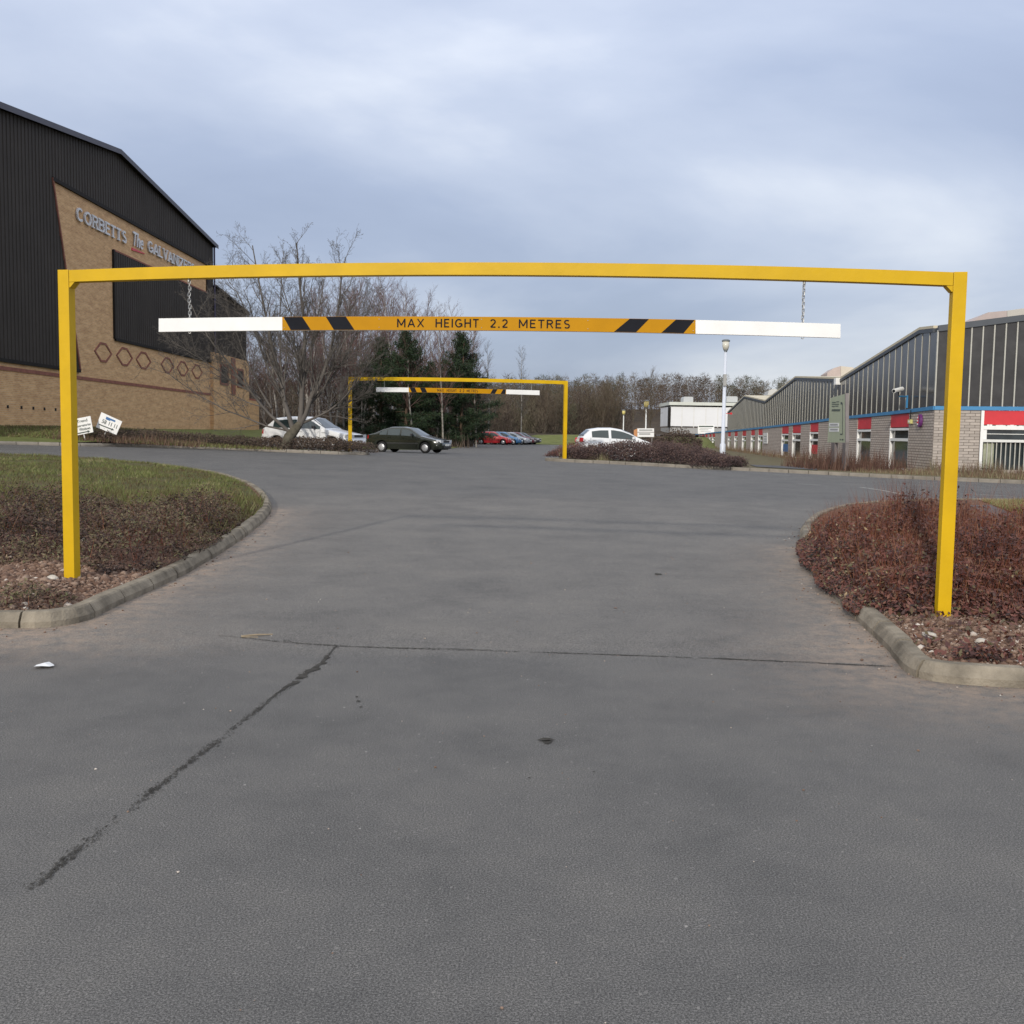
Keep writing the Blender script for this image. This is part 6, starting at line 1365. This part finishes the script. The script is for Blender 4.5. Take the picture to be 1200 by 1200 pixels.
thicket('thicket', 'brown scrub and saplings along the far edge of the lawn', PT, (2.5, 8.0), 300, .035, [.1, .2, .35, .45, .55, .7, .85], lambda x, y: lwz(x, y) if y < 164 else hz(x, y))
# --- hedges
def hedge(name, label, line, wid, hf, n, m, zf, size=(.04, .085), top=.5, cat='hedge', tshift=0.):
    q = resample(line, .2); L_ = len(q); t = np.gradient(q, axis=0); t /= np.linalg.norm(t, axis=1, keepdims=True); nr = np.stack([-t[:, 1], t[:, 0]], 1)
    i = rng.integers(0, L_, n); o = rng.uniform(-1, 1, n); p = q[i]+nr[i]*(o*wid/2)[:, None]+rng.normal(0, .08, (n, 2)); x, y = p[:, 0], p[:, 1]
    f = i/(L_-1); h = np.array([hf(a) for a in np.linspace(0, 1, 200)])[np.clip((f*199).astype(int), 0, 199)]*np.sqrt(np.clip(1-np.abs(o)**3, .05, 1))*(1+.10*wob(x, y, 2.2)+.07*wob(x+3, y, 6.))
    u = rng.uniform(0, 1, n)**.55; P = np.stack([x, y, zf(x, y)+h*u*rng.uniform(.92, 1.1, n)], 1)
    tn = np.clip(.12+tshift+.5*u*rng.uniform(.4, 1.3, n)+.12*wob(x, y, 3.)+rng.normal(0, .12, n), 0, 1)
    o_ = Vector((float(q[:, 0].mean()), float(q[:, 1].mean()), float(zf(q[:, 0].mean(), q[:, 1].mean())))); P = P-np.array(o_)
    me = leaves(P, np.tile([0, -.5, .8], (n, 1)), rng.uniform(*size, n), tn, name, m, .5); ob = link(name, me, m); ob.location = o_; return tag(ob, label, cat)
def fpt(px, py, dy=0.): p = gnd(px, py); return (p.x, p.y+dy)
hl = [fpt(100, 523, .9), fpt(160, 524, .9), fpt(250, 526.5, .95), fpt(330, 530, .9), fpt(390, 532.5, .8), fpt(424, 533, .55)]
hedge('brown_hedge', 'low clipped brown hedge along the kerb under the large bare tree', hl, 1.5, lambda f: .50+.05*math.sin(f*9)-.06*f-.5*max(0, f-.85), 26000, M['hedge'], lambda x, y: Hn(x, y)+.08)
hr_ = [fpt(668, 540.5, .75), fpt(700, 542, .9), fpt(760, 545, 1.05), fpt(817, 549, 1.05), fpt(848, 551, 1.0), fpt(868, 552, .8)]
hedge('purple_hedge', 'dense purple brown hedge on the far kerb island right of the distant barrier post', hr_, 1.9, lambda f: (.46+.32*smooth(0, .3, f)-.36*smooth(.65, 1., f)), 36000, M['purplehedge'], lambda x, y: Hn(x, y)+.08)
hedge('hedge_tuft', 'small reddish tuft of shrub at the foot of the distant right barrier post', [fpt(650, 537.5, .35), fpt(668, 539, .5), fpt(684, 540, .6)], .9, lambda f: .18+.62*f, 4200, M['redleaf'], lambda x, y: Hn(x, y)+.08, cat='shrub')
# bushes near the roadside tree
for (px, py, Y, w_, h_, lab) in ((765, 520, 100, 3.2, 1.5, 'dark rounded bush at the foot of the bare roadside tree'), (795, 520, 96, 4.2, 2.0, 'wide brown bush before the grey base of the warehouse'), (735, 519, 104, 3., 1.0, 'low scrubby bush beneath the direction board')):
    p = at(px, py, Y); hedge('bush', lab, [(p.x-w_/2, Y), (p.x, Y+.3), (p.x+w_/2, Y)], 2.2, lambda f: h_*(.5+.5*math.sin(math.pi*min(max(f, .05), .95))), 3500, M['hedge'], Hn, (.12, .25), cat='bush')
# tufts of pale grass by the right post of the far barrier
def weeds(name, label, poly, n, hr, wr, tr, zf, cond=None, lean=(.05, .5), cat='weeds'):
    x, y = scatter(poly, n, cond); me = blades(np.stack([x, y, zf(x, y)-.02], 1), rng.uniform(*hr, n)*(.65+.35*np.clip(wob(x, y, 1.3)+.5, 0, 1.4)), rng.uniform(*wr, n), rng.uniform(*lean, n), np.clip(rng.beta(2, 2, n)*(tr[1]-tr[0])+tr[0], 0, 1), name)
    return tag(link(name, me, M['weeds']), label, cat, None, 'stuff')
weeds('pale_grass', 'tufts of pale dead grass along the far kerb below the purple hedge', [fpt(655, 539, .25), fpt(710, 543, .25), fpt(720, 543, .6), fpt(660, 538, .8)], 1500, (.15, .42), (.012, .03), (.6, 1.), lambda x, y: Hn(x, y)+.1)
A0 = [(pA(s, 0, .25).x, pA(s, 0, .25).y) for s in (0, 20, 45, 70)]; A1 = [(pA(s, 0, 1.7).x, pA(s, 0, 1.7).y) for s in (70, 45, 20, 2)]
weeds('dry_weeds', 'tall reddish dead stems along the front of the factory units', A0+A1, 2300, (.2, .75), (.010, .028), (.15, .9), lambda x, y: frz(x, y))
pB0 = [tuple(pB(s, 0, .15))[:2] for s in (-.3, 8)]; pB1 = [tuple(pB(s, 0, 1.5))[:2] for s in (8, -.3)]
weeds('dry_weeds', 'straw coloured weeds along the foot of the near end wall at the right', pB0+pB1, 3600, (.12, .75), (.010, .028), (.25, .95), lambda x, y: frz(x, y))
weeds('dry_weeds', 'brown stalks clustered round the posts of the estate sign', [(sgo.x-1.6, sgo.y-2.2), (sgo.x+2.0, sgo.y-2.4), (sgo.x+2.2, sgo.y+2.2), (sgo.x-1.6, sgo.y+2.2)], 1500, (.3, 1.15), (.012, .035), (.0, .5), lambda x, y: frz(x, y))
weeds('dry_weeds', 'low scrubby weeds on the verge in front of the near unit', [fpt(1000, 557, .4), fpt(1200, 566, .4), (20, 36.2), (14.6, 37)], 5000, (.05, .3), (.01, .03), (.3, 1.), lambda x, y: frz(x, y))
weeds('dry_weeds', 'rough winter weeds behind the small placards', [(-16, 34.9), (-11, 35.2), (-11, 36.4), (-16, 36.4)], 1600, (.08, .4), (.012, .03), (.1, .8), lambda x, y: flz(x, y))
# lawn blades on the near strip of far-left verge
x, y = scatter([(-19.5, 34.9), (-8, 35.4), (-11, 39), (-13, 46), (-19.6, 46)], 16000); n = len(x)
me = blades(np.stack([x, y, flz(x, y)], 1), rng.uniform(.05, .14, n), rng.uniform(.02, .04, n), rng.uniform(.2, 1, n), np.clip(.45+rng.normal(0, .25, n), 0, 1), 'grass')
tag(link('grass', me, M['grass']), 'rough grass bank in front of the brick factory at the left', 'grass', None, 'stuff')
# a few tall straw stalks in the left and right beds
def stalk(label, px, py, h, lean):
    p = gnd(px, py); z = float(lbz(np.array(p.x), np.array(p.y))) if px < 600 else float(rbz(np.array(p.x), np.array(p.y))); mb = MB((p.x, p.y, z)); mb.tube([(p.x, p.y, z-.03), (p.x+lean*.4, p.y, z+h*.6), (p.x+lean, p.y, z+h)], [.006, .005, .002], 5)
    for k in range(3): mb.tube([(p.x+lean*(.5+.15*k), p.y, z+h*(.65+.1*k)), (p.x+lean*(.5+.15*k)+.05*(-1)**k, p.y+.02, z+h*(.72+.1*k))], [.004, .0015], 4)
    tag(mb.build('dry_stalk', M['straw']), label, 'stalk')
stalk('single pale grass stalk leaning right in the left bed', 118, 596, .42, .22)
stalk('pale branching stalk standing among the red shrubs', 1022, 672, .75, .03)
stalk('second thin straw stalk among the red shrubs, nearer the post', 1045, 690, .7, .05)

# ------------------------------------------------------------------ small litter
p = gnd(52, 782); mb = MB(p)
V = []
for i in range(9):
    a = i/9*2*math.pi; V.append((p.x+.055*math.cos(a)*random.uniform(.6, 1.3), p.y+.07*math.sin(a)*random.uniform(.6, 1.2), p.z+.004+.02*random.random()))
V.append((p.x, p.y, p.z+.03)); mb.add(V, [(i, (i+1) % 9, 9) for i in range(9)])
o = mb.build('paper_scrap', M['litter'], normals=False); o.location = p; tag(o, 'crumpled white scrap of paper on the road at the left', 'litter')
p = gnd(300, 746); mb = MB(p); mb.tube([(p.x-.10, p.y-.03, p.z+.008), (p.x, p.y+.01, p.z+.012), (p.x+.11, p.y+.05, p.z+.009)], [.006, .007, .004], 6); mb.tube([(p.x-.09, p.y-.05, p.z+.007), (p.x+.03, p.y-.06, p.z+.009)], [.004, .003], 5)
o = mb.build('twig', M['straw']); o.location = p; tag(o, 'short pale twig lying on the crack in the road', 'twig')
def leaf_thing(label, px, py, size, m, lift=.01, zf=H):
    p = gnd(px, py); z = float(zf(np.array(p.x), np.array(p.y)))+lift; mb = MB((p.x, p.y, z)); a = random.uniform(0, 6.28); c, s = math.cos(a), math.sin(a); pts = [(-.5, 0, 0), (-.15, .24, .06), (.2, .2, .05), (.5, 0, .02), (.2, -.2, .07), (-.15, -.24, .05)]
    V = [(p.x+(x*c-y*s)*size, p.y+(x*s+y*c)*size, z+h*size) for x, y, h in pts]+[(p.x, p.y, z)]; mb.add(V, [(i, (i+1) % 6, 6) for i in range(6)]); o = mb.build('leaf', m, normals=False); o.location = (p.x, p.y, z); return tag(o, label, 'leaf')
leaf_thing('curled dark leaf lying alone in the middle of the road', 640, 868, .09, M['crack'], .004)
leaf_thing('pale green leaf at the foot of the near right post', 1117, 729, .10, M['greenleaf'], .03, rbz)
leaf_thing('large orange brown leaf left of the near right post', 1057, 720, .13, M['leaf'], .05, rbz)
leaf_thing('small brown leaf on the road in front of the barrier', 721, 713, .05, M['leaf'], .004)
def stone_thing(label, px, py, size, zf, m):
    p = gnd(px, py); z = float(zf(np.array(p.x), np.array(p.y))); bm = bmesh.new(); bmesh.ops.create_icosphere(bm, subdivisions=2, radius=.5)
    for v in bm.verts: v.co = Vector((v.co.x*size*1.2, v.co.y*size, v.co.z*size*.7))*random.uniform(.86, 1.1)
    me = bpy.data.meshes.new('stone'); bm.to_mesh(me); bm.free(); o = link('stone', me, m); o.location = (p.x, p.y, z+size*.18); return tag(o, label, 'stone')
M['palestone'] = mat('pale_stone', (.50, .46, .40), .9, .25, 14, bump=.3, spec=.2)
stone_thing('palest large stone on the kerb edge below the right post', 1088, 761, .085, rbz, M['palestone'])
stone_thing('white broken stone half set in the right bed near the frame edge', 1150, 768, .08, rbz, M['palestone'])
stone_thing('round pale stone beside the foot of the left post', 90, 694, .075, lbz, M['palestone'])
stone_thing('pale stone on the left bed edge above the kerb joint', 62, 700, .085, lbz, M['palestone'])
stone_thing('pale pointed stone behind the foot of the left post', 98, 650, .07, lbz, M['palestone'])
stone_thing('brown stone far left of the left post', 26, 672, .10, lbz, mat('brown_stone', (.22, .16, .10), .9, .2, 10))
